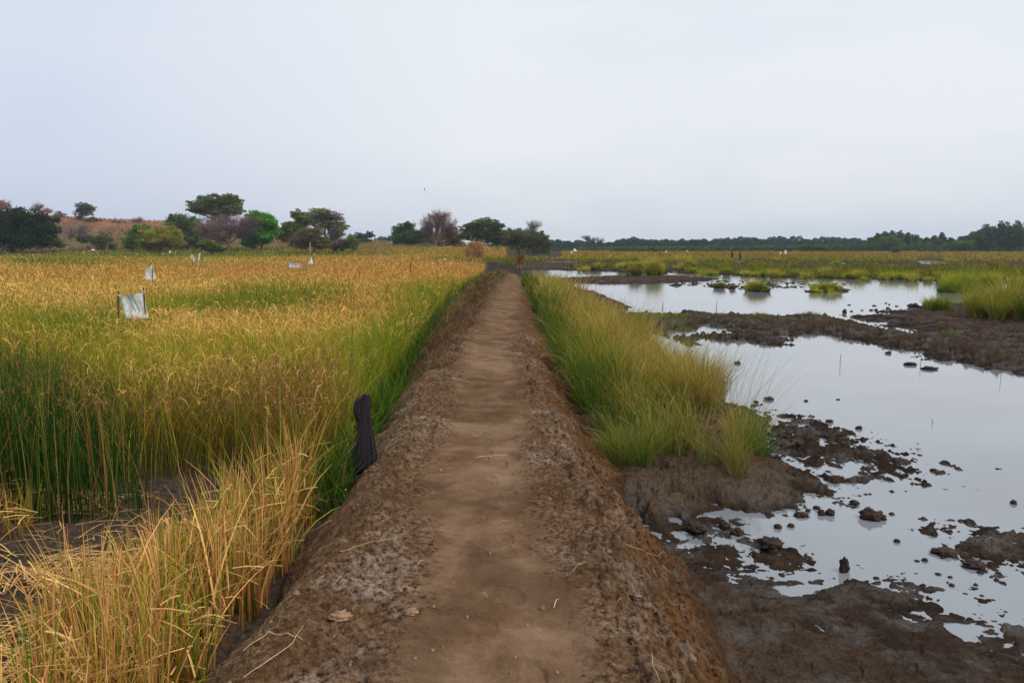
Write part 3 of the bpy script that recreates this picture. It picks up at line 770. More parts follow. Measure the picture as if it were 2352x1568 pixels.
def bank_grass():
    """tall grass on the shelf between bank and water"""
    ac = Acc()
    S = wpoly(SHELF)
    T = 9000
    u = R.random(T); Y = np.where(R.random(T) < .55, 7.0 + 9 * u ** 1.15, 7.2 * (55 / 7.2) ** u)
    X = .5 + 5.2 * R.random(T)
    rf = right_foot(Y)
    s = sdf(X, Y, S)
    lim = np.interp(Y, [7.0, 7.8, 8.6, 9.5, 12, 16, 20, 24, 30, 40, 55], [1.9, 2.5, 2.75, 2.65, 2.5, 2.5, 2.5, 2.5, 2.6, 3.2, 3.6])
    cn = fbm(X * 1.1, Y * .9, 3, 46)
    m = (X > rf - .02) & (s > .08) & (X < lim + .35 * gn(Y * .9, Y * 0 + .5, 45))
    near = sst(10.5, 7.6, Y)
    m &= (cn > -.15 + .32 * near) & (R.random(T) < np.minimum(1, 11 / Y) * (1 - .55 * near))
    m &= ~((X - rf < .45) & (Y < 9.3) & (R.random(T) < .85))
    X, Y, rf, cn, near = [q[m] for q in (X, Y, rf, cn, near)]; T = len(X)
    th = np.interp(Y, [7, 9, 13, 25, 50], [.50, .70, .82, .88, .75]) * (1 + .6 * cn) * (.55 + .6 * R.random(T))
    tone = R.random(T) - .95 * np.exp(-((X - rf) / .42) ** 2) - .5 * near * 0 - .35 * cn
    nb = np.interp(Y, [7, 15, 50], [46, 40, 26]).astype(int)
    ix = np.repeat(np.arange(T), nb); n = len(ix)
    rad = .05 + .05 * R.random(n); aa = R.random(n) * 6.283
    P = np.stack([X[ix] + rad * np.cos(aa), Y[ix] + rad * np.sin(aa), 0 * aa], 1)
    P[:, 2] = gz(P[:, 0], P[:, 1]) - .012
    h = th[ix] * (.35 + .75 * R.random(n) ** .8)
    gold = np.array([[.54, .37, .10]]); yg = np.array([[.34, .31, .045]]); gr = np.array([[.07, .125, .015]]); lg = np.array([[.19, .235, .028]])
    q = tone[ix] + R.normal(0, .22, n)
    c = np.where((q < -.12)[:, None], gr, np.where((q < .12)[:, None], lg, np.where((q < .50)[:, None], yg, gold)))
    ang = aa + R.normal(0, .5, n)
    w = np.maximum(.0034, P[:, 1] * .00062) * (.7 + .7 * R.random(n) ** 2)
    blades(ac, P, h, w, ang, .08 + .75 * R.random(n) ** 1.6, .04 + .36 * R.random(n) ** 2, jit((1, 1, 1), n, .1, .18) * c * np.array([[.34, .46, .4]]), jit((1, 1, 1), n, .1, .2) * c * np.where(R.random((n, 1)) < .3, [[1.35, 1.05, 1.2]], [[1, 1, 1]]), 5, .6)  # dark roots: contact shade among dense blades put into the colour
    # dead bent blades
    m = R.random(n) < .035; k_ = m.sum()
    blades(ac, P[m], h[m] * 1.1, w[m] * 1.2, R.random(k_) * 6.28, .6 + .8 * R.random(k_), .3 + .4 * R.random(k_), jit((.40, .28, .12), k_), jit((.55, .40, .2), k_), 5)
    # reddish seed specks near the outer edge
    m = (R.random(n) < .03) & (P[:, 1] < 20); kk = m.sum()
    tip = P[m] + np.stack([np.cos(ang[m]) * .1, np.sin(ang[m]) * .1, h[m] * 1.0], 1)
    blades(ac, tip, np.full(kk, .03), np.full(kk, .010), R.random(kk) * 6.28, np.full(kk, .8), np.full(kk, .3), jit((.20, .07, .03), kk), jit((.25, .09, .03), kk), 2)
    # a few long thin stems reaching out over the water
    n2 = 260
    Y2 = 7.6 + 8 * R.random(n2); X2 = np.interp(Y2, [7.2, 8.2, 9.5, 12, 16], [2.1, 2.5, 2.5, 2.4, 2.5]) + .25 * R.random(n2) - .15
    P2 = np.stack([X2, Y2, gz(X2, Y2)], 1)
    blades(ac, P2, .85 + .4 * R.random(n2), np.full(n2, .004), R.normal(.2, .8, n2), .2 + .5 * R.random(n2), .15 * R.random(n2), jit((.10, .16, .03), n2), jit((.26, .28, .07), n2), 5, .5)
    o = ac.obj('bank_grass', LEAF)
    tag(o, 'tall yellow-green grass growing along the shelf between the bank and the water', 'grass', kind='stuff')
bank_grass()

def heap_grass():
    ac = Acc()
    n = 17000
    Y = 10.6 + 40 * R.random(n) ** 1.5; X = path_mid(Y) - .55 - 1.25 * R.random(n)
    m = (X > left_foot(Y) - .05) & (fbm(X * 2.3, Y * 1.5, 2, 48) > -.12); X, Y = X[m], Y[m]; n = len(X)
    P = np.stack([X, Y, gz(X, Y) - .02], 1)
    h = .06 + .20 * R.random(n) ** 2
    c = np.where((R.random(n) < .82)[:, None], [[.10, .055, .032]], [[.26, .19, .06]])
    gr = (fbm(X * 1.2, Y * .5, 2, 49) > .25)[:, None]
    c = np.where(gr, [[.20, .17, .05]], c)
    blades(ac, P, h, np.maximum(.004, Y * .0006), R.random(n) * 6.28, .4 + 1.4 * R.random(n), .2 * R.random(n), jit((1, 1, 1), n, .1, .3) * c * .8, jit((1, 1, 1), n, .1, .3) * c * 1.2, 3)
    o = ac.obj('dead_weeds', LEAF)
    tag(o, 'brown dead weeds and roots heaped on the left shoulder of the path', 'dead weeds', kind='stuff')
    # green tips and small herbs on the mud ridge
    ac = Acc(); cnt = 0
    for x, y, sx, sy, k in [(1500, 733, 60, 4, 700), (1560, 733, 30, 3, 250), (1655, 730, 12, 3, 120), (1745, 735, 30, 3, 300), (1860, 728, 25, 2, 200), (1620, 727, 14, 2, 80), (1930, 772, 20, 2, 50), (2180, 770, 30, 4, 200)]:
        q = np.array([at(x + random.gauss(0, sx / 2), y + random.gauss(0, sy / 2), .1) for _ in range(k)])
        X, Y = q[:, 0], q[:, 1]
        P = np.stack([X, Y, gz(X, Y) - .01], 1)
        blades(ac, P, .05 + .10 * R.random(k), np.full(k, .014), R.random(k) * 6.28, .3 + R.random(k), .2 * R.random(k), jit((.09, .12, .02), k), jit((.20, .22, .04), k), 2)
    o = ac.obj('creeping_herbs', LEAF)
    tag(o, 'low green herbs creeping over the brown mud ridge between the pools', 'herbs', kind='stuff')
heap_grass()

RB = [(1750, 577, 700, 5, 7, 'orange'), (1400, 580, 220, 6, 8, 'orange'), (1500, 590, 300, 3, 5, 'gold'), (2200, 586, 300, 6, 4, 'tan'), (2350, 590, 300, 8, 4, 'gold'),
      (1250, 598, 160, 8, 3, 'olive'), (1480, 608, 70, 12, 8, 'lime'), (1570, 603, 40, 8, 8, 'lime'), (1650, 608, 60, 10, 2, 'lime'), (1930, 604, 20, 6, 4, 'lime'),
      (1950, 612, 350, 14, 2, 'olive'), (2000, 603, 300, 6, 2, 'ygreen'), (1860, 622, 250, 7, 3, 'ygreen'), (2150, 640, 80, 14, 4, 'lime'), (2300, 640, 120, 20, 3, 'ygreen')]

def marsh():
    ac = Acc()
    X, Y, r = scatter(38, 300, -6, 41, 14, 13500)
    k_ = np.where(r < 130, 13, 10); ix = np.repeat(np.arange(len(X)), k_); n = len(ix)
    tf_ = (.5 + .65 * R.random(len(X)))[ix]
    aa_ = R.random(n) * 6.283; rd = np.maximum(.22, r[ix] * .004) * np.sqrt(R.random(n))
    tid = X[ix], Y[ix]
    X = X[ix] + rd * np.cos(aa_); Y = Y[ix] + rd * np.sin(aa_); r = r[ix]
    h0, K = land(X, Y)
    vx, vy = view(X, Y, 0.0)
    cx, cy = view(X, Y, .45)
    n1 = fbm(X * .16 + 4, Y * .09, 3, 51); n2 = fbm(X * .5, Y * .3, 2, 52)
    S = sdf(X, Y, wpoly(MARSH))
    cover = .25 * n2 + .75 * n1 + np.interp(Y, [45, 60, 75, 90, 110, 130], [-.22, -.12, .0, -.02, .10, .6])
    cover = cover - .5 * np.exp(-((vy - 609.5) / 3.0) ** 2) * (vx > 1540) - .5 * np.exp(-((vy - 596) / 1.6) ** 2) * (vx > 1300) * (n1 < .15)
    cover = np.where(vx < 1390, cover - .22 * sst(115, 80, Y), cover)
    cover = np.where((vx > 1540) & (Y < 90), cover + .22 + .25 * gn(X * .05, Y * .22, 58), cover)
    m = ((S > 1.0) | ((vx > 1010) & (vx < 1200) & (Y > 82) & (Y < 130))) & (cover > .02) & (h0 > .015) & (vx > 1010)
    m &= ~((vx < 1300) & (Y < 88) & (R.random(len(X)) < .8))
    m &= ~((vx < 1290) & (Y > 130))
    X, Y, r, cx, cy, vx, n1, n2, h0, cover, tf_, aa_ = [q[m] for q in (X, Y, r, cx, cy, vx, n1, n2, h0, cover, tf_, aa_)]
    n = len(X)
    P = np.stack([X, Y, h0 - .02], 1)
    h = np.clip(.20 + .8 * np.clip(cover, 0, .5) + .30 * n2, .12, .8) * tf_ * (.5 + .7 * R.random(n))
    short = (Y > 66) & (Y < 84) & (vx > 1560)                   # the closely grazed strip
    h = np.where(short & (n2 < .1), h * .4, h)
    cls = classes(cx, cy, RB, dict(ygreen=1.2, olive=1.2, brown=.3, lime=.4), X, Y)
    c = PC[cls] * .95
    w = np.maximum(.01, r * .00075)
    blades(ac, P, h, w, aa_, .1 + .7 * R.random(n) ** 1.4, .15 * R.random(n), jit((1, 1, 1), n, .1, .15) * c * np.array([[.38, .48, .45]]), jit((1, 1, 1), n, .1, .2) * c, 2)  # blade feet darkened, shade low in the grass put into the colour
    o = ac.obj('marsh_grass', LEAF)
    tag(o, 'yellow-green marsh grass and distant orange rice spread beyond the pools', 'marsh grass', kind='stuff')
    # dry grass on the hill and at its foot
    ac = Acc()
    X, Y, r = scatter(150, 300, -41, 1, 20, 90000)
    h0, K = land(X, Y)
    vx, vy = view(X, Y, h0)
    m = ((Y > 176) | ((Y > 160) & (vx > 800) & (vx < 1000))) & (fbm(X * .08, Y * .08, 3, 54) > -.3)
    X, Y, r, h0, vx = X[m], Y[m], r[m], h0[m], vx[m]; n = len(X)
    P = np.stack([X, Y, h0 - .02], 1)
    hl = K['hill'][m]
    c = np.where((R.random(n) < hl)[:, None], [[.34, .155, .07]], [[.30, .22, .08]])
    c = c * (1 + .35 * fbm(X * .05, Y * .12, 3, 55))[:, None]
    h = np.where(hl > .4, .7, 1.5) * (.5 + .6 * R.random(n))
    blades(ac, P, h, r * .0009, R.random(n) * 6.28, .2 + .4 * R.random(n), .1 * R.random(n), c * .8, jit((1, 1, 1), n, .1, .2) * c, 2)
    o = ac.obj('dry_grass', LEAF)
    tag(o, 'rust-coloured dry grass covering the low hill behind the left trees', 'dry grass', kind='stuff')
marsh()

def clump(name, label, x, y, wpx, hgt, count, cols, group='grass clumps standing in the pools', cat='grass clump', z=.06, lean=.5, blade=None):
    p = at(x, y, z)
    d = p[1]; rad = wpx / F * d / 2
    ac = Acc()
    n = count
    T = max(5, int(4 + wpx / 9)); ta = R.random(T) * 6.283; tr_ = rad * .8 * np.sqrt(R.random(T))
    tx = np.cos(ta) * tr_; ty = np.sin(ta) * tr_ * 1.1; tf = (.45 + .65 * R.random(T)) * (1.05 - .5 * tr_ / rad)
    wt = tf / tf.sum(); ti = np.searchsorted(np.cumsum(wt), R.random(n)).clip(0, T - 1)
    a = R.random(n) * 6.283; rr = rad * .16 * np.sqrt(R.random(n))
    X = p[0] + tx[ti] + np.cos(a) * rr; Y = p[1] + ty[ti] + np.sin(a) * rr
    P = np.stack([X, Y, gz(X, Y) - .015], 1)
    h = hgt * 1.1 * tf[ti] * (.35 + .8 * R.random(n) ** .8)
    la = a + R.normal(0, .6, n)
    k = (R.integers(0, len(cols), T)[ti] + (R.random(n) < .4) * R.integers(0, len(cols), n)) % len(cols); c = np.array(cols)[k]
    w = np.full(n, blade if blade else max(.0045, d * .00065))
    blades(ac, P, h, w, la, .10 + (lean + .25) * R.random(n) ** 1.3, .04 + .3 * R.random(n) ** 2, jit((1, 1, 1), n, .1, .15) * c * np.array([[.5, .6, .6]]), jit((1, 1, 1), n, .1, .18) * c, 4 if d < 40 else 3)  # feet darker than tips: shade within the clump put into the colour
    o = ac.obj(name, LEAF)
    center(o, (p[0], p[1], float(gz(p[0], p[1])[0])))
    tag(o, label, cat, group)
    return o
YG = [(.46, .42, .05), (.34, .36, .03), (.52, .40, .08)]
GG = [(.18, .26, .02), (.34, .38, .04), (.42, .40, .05)]
DG = [(.36, .25, .07), (.22, .22, .04), (.12, .14, .02)]
for a in [
    ('small green clump alone on the mud tongue left of the big right clump', 2150, 716, 75, .60, 1500, GG),
    ('largest grass clump with dry stalks at the right edge beside the mud flat', 2325, 735, 190, 1.25, 9000, YG + DG),
    ('bright green double clump on its own mud islet right of the far pool', 2195, 668, 100, 1.1, 3600, GG),
    ('wide low clump on a flat islet in the middle of the far pool', 1898, 668, 95, .45, 2600, YG),
    ('green clump on a mud islet left of the wide flat islet', 1735, 666, 50, .60, 1500, YG),
    ('thin dry clump at the right end of the mud islet by the green clump', 1758, 668, 32, .50, 600, DG),
    ('thin clump on the leftmost tiny islet of the far pool', 1650, 659, 26, .50, 500, DG),
    ('wispy little clump between the leftmost islet and the green one', 1683, 661, 16, .40, 220, DG),
    ('tall bright clump at the near tip of the marsh beside the channel', 1500, 634, 50, 1.25, 2200, YG),
    ('brownish clump on the dark strip left of the tall bright clump', 1455, 637, 36, .85, 1000, DG),
    ('broad bright green clump behind the tall one at the channel', 1462, 619, 80, 1.1, 2600, YG),
    ('bright green clump on the right side of the narrow channel', 1572, 614, 62, 1.3, 2200, YG),
    ('lime green round clump on the marsh left of centre', 1388, 613, 30, .8, 700, GG),
    ('smaller lime clump right of the round lime one by the small pool', 1417, 612, 24, .75, 500, GG),
    ('olive clump at the left start of the marsh by the wet mud', 1335, 614, 44, .75, 1000, DG),
    ('clump with dark foot on the marsh edge right of the islet pool', 2265, 656, 44, .85, 1100, YG),
    ('isolated lime clump among the olive marsh grass before the far mud pan', 1925, 606, 24, 1.1, 600, GG)]:
    clump('grass_clump', a[0], *a[1:])
for i in range(30):
    x = 1590 + i * 27 + random.uniform(-10, 10); y = float(np.interp(x, [1560, 1700, 1900, 2120, 2352], [629, 634, 641, 645, 657])) - random.uniform(-1, 5)
    clump('tussock', 'ragged yellow-green tussock in the row fringing the marsh above the far pool', x, y, random.uniform(20, 46), random.uniform(.45, .85), 520, YG if i % 3 else GG, 'tussocks fringing the marsh', 'tussock')
for i in range(12):
    x = 1310 + i * 22 + random.uniform(-9, 9); y = 616 + random.uniform(-7, 9) + (x > 1450) * 5
    clump('tussock', 'olive tussock scattered on the wet mud left of the narrow channel', x, y, random.uniform(16, 34), random.uniform(.45, .8), 420, YG if i % 2 else DG, 'tussocks on the wet mud', 'tussock')
# three big separate clumps at the near end of the grass shelf
clump('grass_clump', 'green clump with bent pale stalks nearest the bank at the grass shelf end', 1435, 1080, 170, .70, 800, [(.10, .17, .02), (.24, .26, .04), (.30, .27, .05)], 'clumps at the near end of the grass shelf', z=.12, lean=1.0, blade=.0046)
clump('grass_clump', 'dry-footed clump above the dark mud point at the shelf tip', 1655, 1085, 160, .55, 560, [(.30, .26, .05), (.22, .22, .04), (.36, .25, .07)], 'clumps at the near end of the grass shelf', z=.12, lean=.75, blade=.0042)
clump('grass_clump', 'sparse green tuft leaning over the water right of the dry-footed clump', 1725, 1040, 110, .55, 420, [(.10, .18, .03), (.22, .26, .05)], 'clumps at the near end of the grass shelf', z=.1, lean=.8, blade=.0042)
clump('straw_tuft', 'small dry straw tuft rooted low on the right bank slope near the camera', 1560, 1350, 90, .16, 90, [(.34, .24, .15), (.26, .17, .1)], None, 'dry tuft', z=.12, lean=1.6, blade=.003)
clump('grass_tuft', 'small green tuft on the bank rim left of the checked cloth foot', 800, 1128, 40, .22, 26, [(.08, .20, .03), (.12, .24, .04)], None, 'grass tuft', z=.3, lean=.9, blade=.010)
clump('grass_tuft', 'little green shoots on the left shoulder just above the cloth', 935, 925, 30, .16, 18, [(.08, .20, .03), (.12, .24, .04)], None, 'grass tuft', z=.5, lean=.8, blade=.007)
clump('grass_tuft', 'tiny green shoots on the left shoulder right of the cloth', 920, 990, 16, .12, 9, [(.08, .20, .03), (.12, .24, .04)], None, 'grass tuft', z=.5, lean=.8, blade=.006)
# ------------------------------------------------------------ trees
def curve(p0, p1, k=6, wob=.08, sag=0.0):
    p0 = np.asarray(p0, float); p1 = np.asarray(p1, float); L = np.linalg.norm(p1 - p0)
    t = np.linspace(0, 1, k)[:, None]
    pts = p0 + (p1 - p0) * t
    off = R.normal(0, 1, 3) * L * wob; off2 = R.normal(0, 1, 3) * L * wob * .5
    pts = pts + off * np.sin(t * np.pi) + off2 * np.sin(t * 2 * np.pi)
    pts[:, 2] += sag * L * np.sin(t[:, 0] * np.pi)
    return pts

def tree(name, label, D, blobs, foot, leaf, n=5000, size=.24, tr=.22, fork=.35, barkc=(.10, .075, .06), bare=(), ntw=110, twc=(.13, .10, .10),
         stems=1, group=None, cat='tree', flat=1.0, gap=.5, zb=None, depth=.9, tw=.028):
    """blobs and bare: (x, y, rx, ry) picture outlines of crown masses, turned into real ones at distance D"""
    px = D / F
    fx, fy = foot
    F0 = far(fx, fy, D); g = float(gz(F0[0], D)[0]) if zb is None else zb
    base = np.array([F0[0], D, min(g, F0[2]) - .15])
    root = empty(name, tuple(base), label, cat, group)
    allb = [(b, True) for b in blobs] + [(b, False) for b in bare]
    cs = []
    for (x, y, rx, ry), lf in allb:
        c = far(x, y, D); dep = rx * px * depth
        c[1] += random.uniform(-.6, .6) * max(b[0][2] for b in allb) * px * .7
        cs.append((c, rx * px * 1.08, dep, ry * px * 1.10, lf))
    top = max(c[0][2] + c[3] for c in cs); hgt = top - base[2]
    if leaf != DKG: leaf = (leaf[0] * 2.9, leaf[1] * 2.7, leaf[2] * 2.0)
    ntw = int(ntw * 1.15)
    ta = Acc(); la = Acc(); twa = Acc()
    forks = []
    for s in range(stems):
        fk = np.array([base[0] + (random.uniform(-.12, .12) * hgt if stems > 1 else random.uniform(-.03, .03) * hgt), base[1] + random.uniform(-.05, .05) * hgt, base[2] + hgt * fork * random.uniform(.8, 1.15)])
        b0 = base + np.array([random.uniform(-.3, .3) * (stems > 1), random.uniform(-.3, .3) * (stems > 1), 0])
        pts = curve(b0, fk, 7, .04)
        tube(ta, pts, np.linspace(tr * 1.25, tr * .75, 7) * (1 if stems == 1 else .65), barkc, 7)
        forks.append(fk)
    area = sum(c[1] * c[3] for c in cs if c[4]) + 1e-9
    for c, rx, ry, rz, lf in cs:
        fk = min(forks, key=lambda q: np.linalg.norm(q[:2] - c[:2]))
        tgt = c - np.array([0, 0, rz * (.25 if lf else .55)])
        limb = curve(fk, tgt, 8, .09, .05)
        r0 = tr * .55 * min(1, (rx * 2 / hgt) ** .5 + .25)
        tube(ta, limb, np.linspace(r0, r0 * .35, 8), barkc, 5)
        # sub branches to leaf clumps
        nc = max(8, int(30 * (rx * rz) ** .5 / 1.6)) if lf else 0
        nc = min(nc, 60)
        if lf:
            d = R.normal(0, 1, (nc, 3)); d /= np.linalg.norm(d, axis=1, keepdims=True)
            rad = R.random(nc) ** .38 * 1.04
            d[:, 2] = np.where(d[:, 2] < -.35, d[:, 2] * .6, d[:, 2])
            cc = c + d * rad[:, None] * np.array([rx, ry, rz])
            for q in cc[:: 2]:
                s = limb[random.randrange(3, 8)]
                tube(ta, curve(s, q, 5, .1, .06), np.linspace(r0 * .32, .02, 5), barkc, 4)
            m = int(2.3 * n * rx * rz / area)
            ci = R.integers(0, nc, m)
            cl_r = .35 * min(rx, rz, 2.4) * (.75 + .6 * R.random(nc))
            off = R.normal(0, 1, (m, 3)) * np.array([1, 1, .55 * flat])
            off /= np.maximum(np.linalg.norm(off, axis=1, keepdims=True), 1e-6)
            off *= (R.random((m, 1)) ** .45)
            off[:, 2] *= .7 * flat
            pc = cc[ci] + off * cl_r[ci][:, None] * 1.15
            # thin filler through the crown's inside
            fi = R.random(m) < .30
            dd = R.normal(0, 1, (m, 3)); dd /= np.linalg.norm(dd, axis=1, keepdims=True)
            pc[fi] = (c + dd * (R.random((m, 1)) ** .5) * np.array([rx, ry, rz]) * .85)[fi]
            keep = pc[:, 2] > base[2] + .15
            pc = pc[keep]; ci = ci[keep]; m = len(pc)
            u = R.normal(0, 1, (m, 3)); u /= np.linalg.norm(u, axis=1, keepdims=True)
            v = np.cross(u, R.normal(0, 1, (m, 3)) + np.array([0, 0, .6])); v /= np.linalg.norm(v, axis=1, keepdims=True) + 1e-9
            sz = size * (.55 + .8 * R.random((m, 1)))
            V = np.stack([pc - u * sz * .6, pc + v * sz * .33 + u * sz * .05, pc + u * sz * .6, pc - v * sz * .33 - u * sz * .05], 1)
            tone = (.78 + .5 * R.random(nc))[ci][:, None] * (1 + R.normal(0, .22, (m, 1)))
            hue = R.normal(0, .10, (nc, 3))[ci] + R.normal(0, .06, (m, 3))
            K = np.array(leaf) * tone * (1 + hue)
            K = np.repeat(K[:, None, :], 4, 1)
            la.add(V, np.arange(m * 4).reshape(m, 4), K)
        else:
            k = ntw
            st_ = limb[R.integers(4, 8, k)] + R.normal(0, .15, (k, 3))
            d = R.normal(0, 1, (k, 3)); d /= np.linalg.norm(d, axis=1, keepdims=True); d[:, 2] = np.abs(d[:, 2]) * .9 + d[:, 2] * .1
            en = c + d * np.array([rx, ry, rz]) * (.75 + .3 * R.random((k, 1)))
            for i in range(k):
                cv = curve(st_[i], en[i], 5, .07, .08)
                tube(twa, cv, np.linspace(tw * 1.5, tw * .55, 5), twc, 3)
            # finest twigs as slim ribbons
            q = k * 9; b = R.integers(0, k, q); t = .35 + .65 * R.random((q, 1))
            s0 = st_[b] * (1 - t) + en[b] * t + R.normal(0, .08, (q, 3))
            dr = (en[b] - st_[b]); dr /= np.linalg.norm(dr, axis=1, keepdims=True) + 1e-9
            dr = dr + R.normal(0, .65, (q, 3)); L = (.25 + .5 * R.random((q, 1))) * min(1.6, rx * .5)
            e0 = s0 + dr * L * .8
            cen = np.stack([s0, (s0 + e0) / 2 + R.normal(0, .04, (q, 3)), e0], 1)
            wv = np.cross(dr, R.normal(0, 1, (q, 3))); wv /= np.linalg.norm(wv, axis=1, keepdims=True) + 1e-9
            wv = wv[:, None, :] * np.array([tw * .6, tw * .5, tw * .3])[None, :, None]
            kc = jit(twc, q, .08, .2)
            ribbons(twa, cen, wv, kc, kc)
    put(ta.obj('trunk', BARK), root)
    if la.n: put(la.obj('crown', TREEL), root)
    if twa.n: put(twa.obj('twigs' if la.n else 'crown', BARK), root)
    return root

DKG = (.022, .042, .008); MG = (.060, .11, .02); BG = (.036, .105, .008); OL = (.085, .092, .018); GG2 = (.075, .085, .045); BRN = (.060, .050, .026)
PUR = (.22, .15, .14); PINK = (.20, .105, .09); GREY = (.17, .14, .125); BLU = (.022, .046, .024)
TL = 'trees and bushes beyond the rice field'
tree('broad_tree', 'very dark dense broad tree reaching the left edge of the field', 150, [(10, 510, 52, 34), (60, 518, 50, 38), (30, 548, 70, 32), (88, 545, 26, 32), (-60, 520, 50, 45)], (28, 584), DKG, 20000, .30, .35, .3, group=TL, stems=3)
tree('bush', 'small dark bush at the right foot of the very dark broad tree', 152, [(120, 556, 20, 15), (140, 560, 12, 12)], (122, 582), (.03, .045, .014), 1500, .22, .08, .3, group=TL, stems=3, cat='bush')
tree('bare_tree', 'pale grey fallen-looking bare tree with white limbs before the hill', 172, [], (152, 572), PUR, tr=.22, barkc=(.30, .26, .24), bare=[(130, 528, 24, 20), (165, 530, 26, 22), (192, 530, 14, 20), (120, 545, 14, 14)], ntw=45, twc=(.22, .17, .165), group=TL, stems=2)
tree('bush', 'dark round bush left of its darker neighbour below the hill', 176, [(200, 550, 22, 10), (222, 552, 16, 9)], (204, 572), (.03, .05, .02), 1800, .22, .09, .3, group=TL, stems=3, cat='bush')
tree('bush', 'tall ragged dark bush below the hill with a stem showing', 176, [(242, 548, 20, 14), (230, 562, 14, 10), (262, 566, 12, 8)], (240, 584), (.035, .05, .02), 2000, .22, .10, .3, group=TL, stems=3, cat='bush')
tree('bush', 'mid green bush partly behind the olive multi-stemmed one', 160, [(318, 545, 26, 26), (305, 560, 16, 20), (330, 525, 20, 10)], (330, 586), (.045, .072, .014), 4200, .26, .14, .3, group=TL, stems=3, cat='bush')
tree('bush', 'olive yellow-green rounded bush standing on several dark stems', 156, [(372, 545, 40, 24), (398, 548, 26, 24), (350, 560, 22, 18), (380, 530, 30, 12)], (368, 588), (.095, .095, .018), 8000, .24, .16, .28, group=TL, stems=4, cat='bush')
tree('leafy_tree', 'mixed green tree right behind the olive bush', 178, [(420, 510, 34, 18), (440, 530, 40, 28), (400, 505, 20, 10), (450, 555, 30, 20)], (452, 586), (.040, .062, .018), 8000, .27, .22, .35, group=TL, stems=2)
tree('umbrella_tree', 'tallest wide-crowned tree rising above the left group', 185, [(495, 462, 48, 15), (460, 470, 28, 12), (530, 462, 24, 14), (540, 482, 26, 12), (480, 482, 40, 14), (515, 485, 40, 14), (508, 505, 26, 12), (450, 482, 20, 8)], (506, 582), (.046, .058, .022), 15000, .30, .42, .5, barkc=(.12, .09, .08), group=TL, flat=.9)
tree('bare_tree', 'purple-grey leafless spreading tree with a crooked orange trunk', 158, [], (527, 588), PUR, tr=.30, barkc=(.20, .115, .08), bare=[(490, 522, 36, 26), (525, 520, 36, 30), (560, 530, 34, 26), (505, 545, 36, 18), (572, 512, 28, 18), (468, 530, 20, 20)], ntw=85, twc=PUR, group=TL, fork=.28, tw=.030)
tree('bush', 'dark green low bush in front of the crooked orange trunk', 148, [(484, 568, 22, 12), (470, 560, 15, 10), (500, 572, 14, 9)], (486, 592), (.040, .052, .012), 2600, .22, .08, .2, group=TL, stems=4, cat='bush')
tree('leafy_tree', 'bright green rounded tree on a dark forked trunk', 162, [(605, 508, 30, 20), (590, 500, 22, 14), (622, 525, 18, 26), (590, 535, 24, 22), (572, 555, 16, 14), (610, 548, 20, 16)], (594, 586), BG, 12000, .26, .26, .3, group=TL, stems=2)
tree('leafy_tree', 'brownish green tree overlapping the left of the bright green one', 166, [(566, 535, 22, 18), (580, 560, 18, 12)], (584, 586), (.065, .060, .030), 2500, .24, .14, .3, group=TL, bare=[(565, 530, 22, 18)], ntw=50)
tree('leafy_tree', 'olive knobbly tree between the bright green and the layered one', 170, [(684, 495, 14, 12), (700, 505, 20, 16), (665, 522, 18, 14), (655, 540, 18, 20), (685, 530, 24, 20)], (676, 588), (.055, .068, .014), 7500, .26, .24, .35, group=TL, stems=2)
tree('umbrella_tree', 'grey-green layered tree with bare limbs trailing on its right', 165, [(740, 486, 26, 8), (722, 500, 32, 10), (762, 500, 24, 12), (745, 515, 36, 12), (778, 520, 16, 14), (775, 535, 18, 10)], (742, 588), (.085, .092, .045), 9000, .24, .30, .3, barkc=(.14, .11, .10), group=TL, flat=.5, bare=[(745, 500, 36, 14), (775, 540, 22, 18)], ntw=80, stems=2)
tree('bush', 'brown-grey broad bush in front of the layered tree', 150, [(690, 555, 28, 20), (720, 545, 30, 24), (740, 560, 22, 16), (700, 540, 20, 14)], (712, 592), (.060, .050, .022), 6500, .22, .15, .25, group=TL, stems=4, cat='bush', bare=[(700, 552, 36, 22)], ntw=60)
tree('bush', 'grey tangled low bush right of the layered tree', 152, [(800, 562, 18, 12)], (770, 592), (.07, .065, .035), 900, .2, .10, .25, group=TL, stems=3, cat='bush', bare=[(770, 562, 24, 16), (795, 560, 20, 16)], ntw=70)
tree('bush', 'slim light green bush at the right end of the left group', 150, [(812, 560, 11, 18), (806, 548, 9, 9)], (812, 590), (.055, .085, .02), 1200, .2, .08, .3, group=TL, stems=2, cat='bush')
tree('leafy_tree', 'small dark blue-green pair-crowned tree left of the gap', 230, [(825, 542, 14, 8), (848, 540, 12, 8), (832, 552, 20, 6)], (834, 572), BLU, 1800, .30, .14, .4, group=TL)
tree('leafy_tree', 'far pale blue-green tree in the gap', 330, [(877, 550, 13, 7), (865, 553, 8, 5), (890, 552, 10, 5)], (876, 570), (.035, .06, .045), 1000, .45, .14, .3, group=TL)
HT = 'small trees on the hill'
tree('hill_tree', 'reddish bare tree on the hill at the far left edge', 255, [(5, 473, 16, 11)], (4, 505), (.13, .065, .055), 700, .35, .14, .4, group=HT, bare=[(4, 472, 18, 12)], ntw=60, twc=PINK, tw=.05)
tree('hill_tree', 'pinkish bare tree with two crowns on the hill crest', 255, [(106, 487, 11, 6)], (90, 510), (.20, .11, .10), 250, .3, .12, .35, group=HT, bare=[(90, 475, 13, 9), (108, 486, 12, 8), (76, 482, 10, 6)], ntw=45, twc=PINK, barkc=PINK, tw=.045)
tree('hill_tree', 'small grey-green round tree left on the hill crest', 255, [(137, 496, 12, 9), (146, 502, 10, 5)], (138, 512), (.075, .07, .045), 900, .35, .12, .3, group=HT)
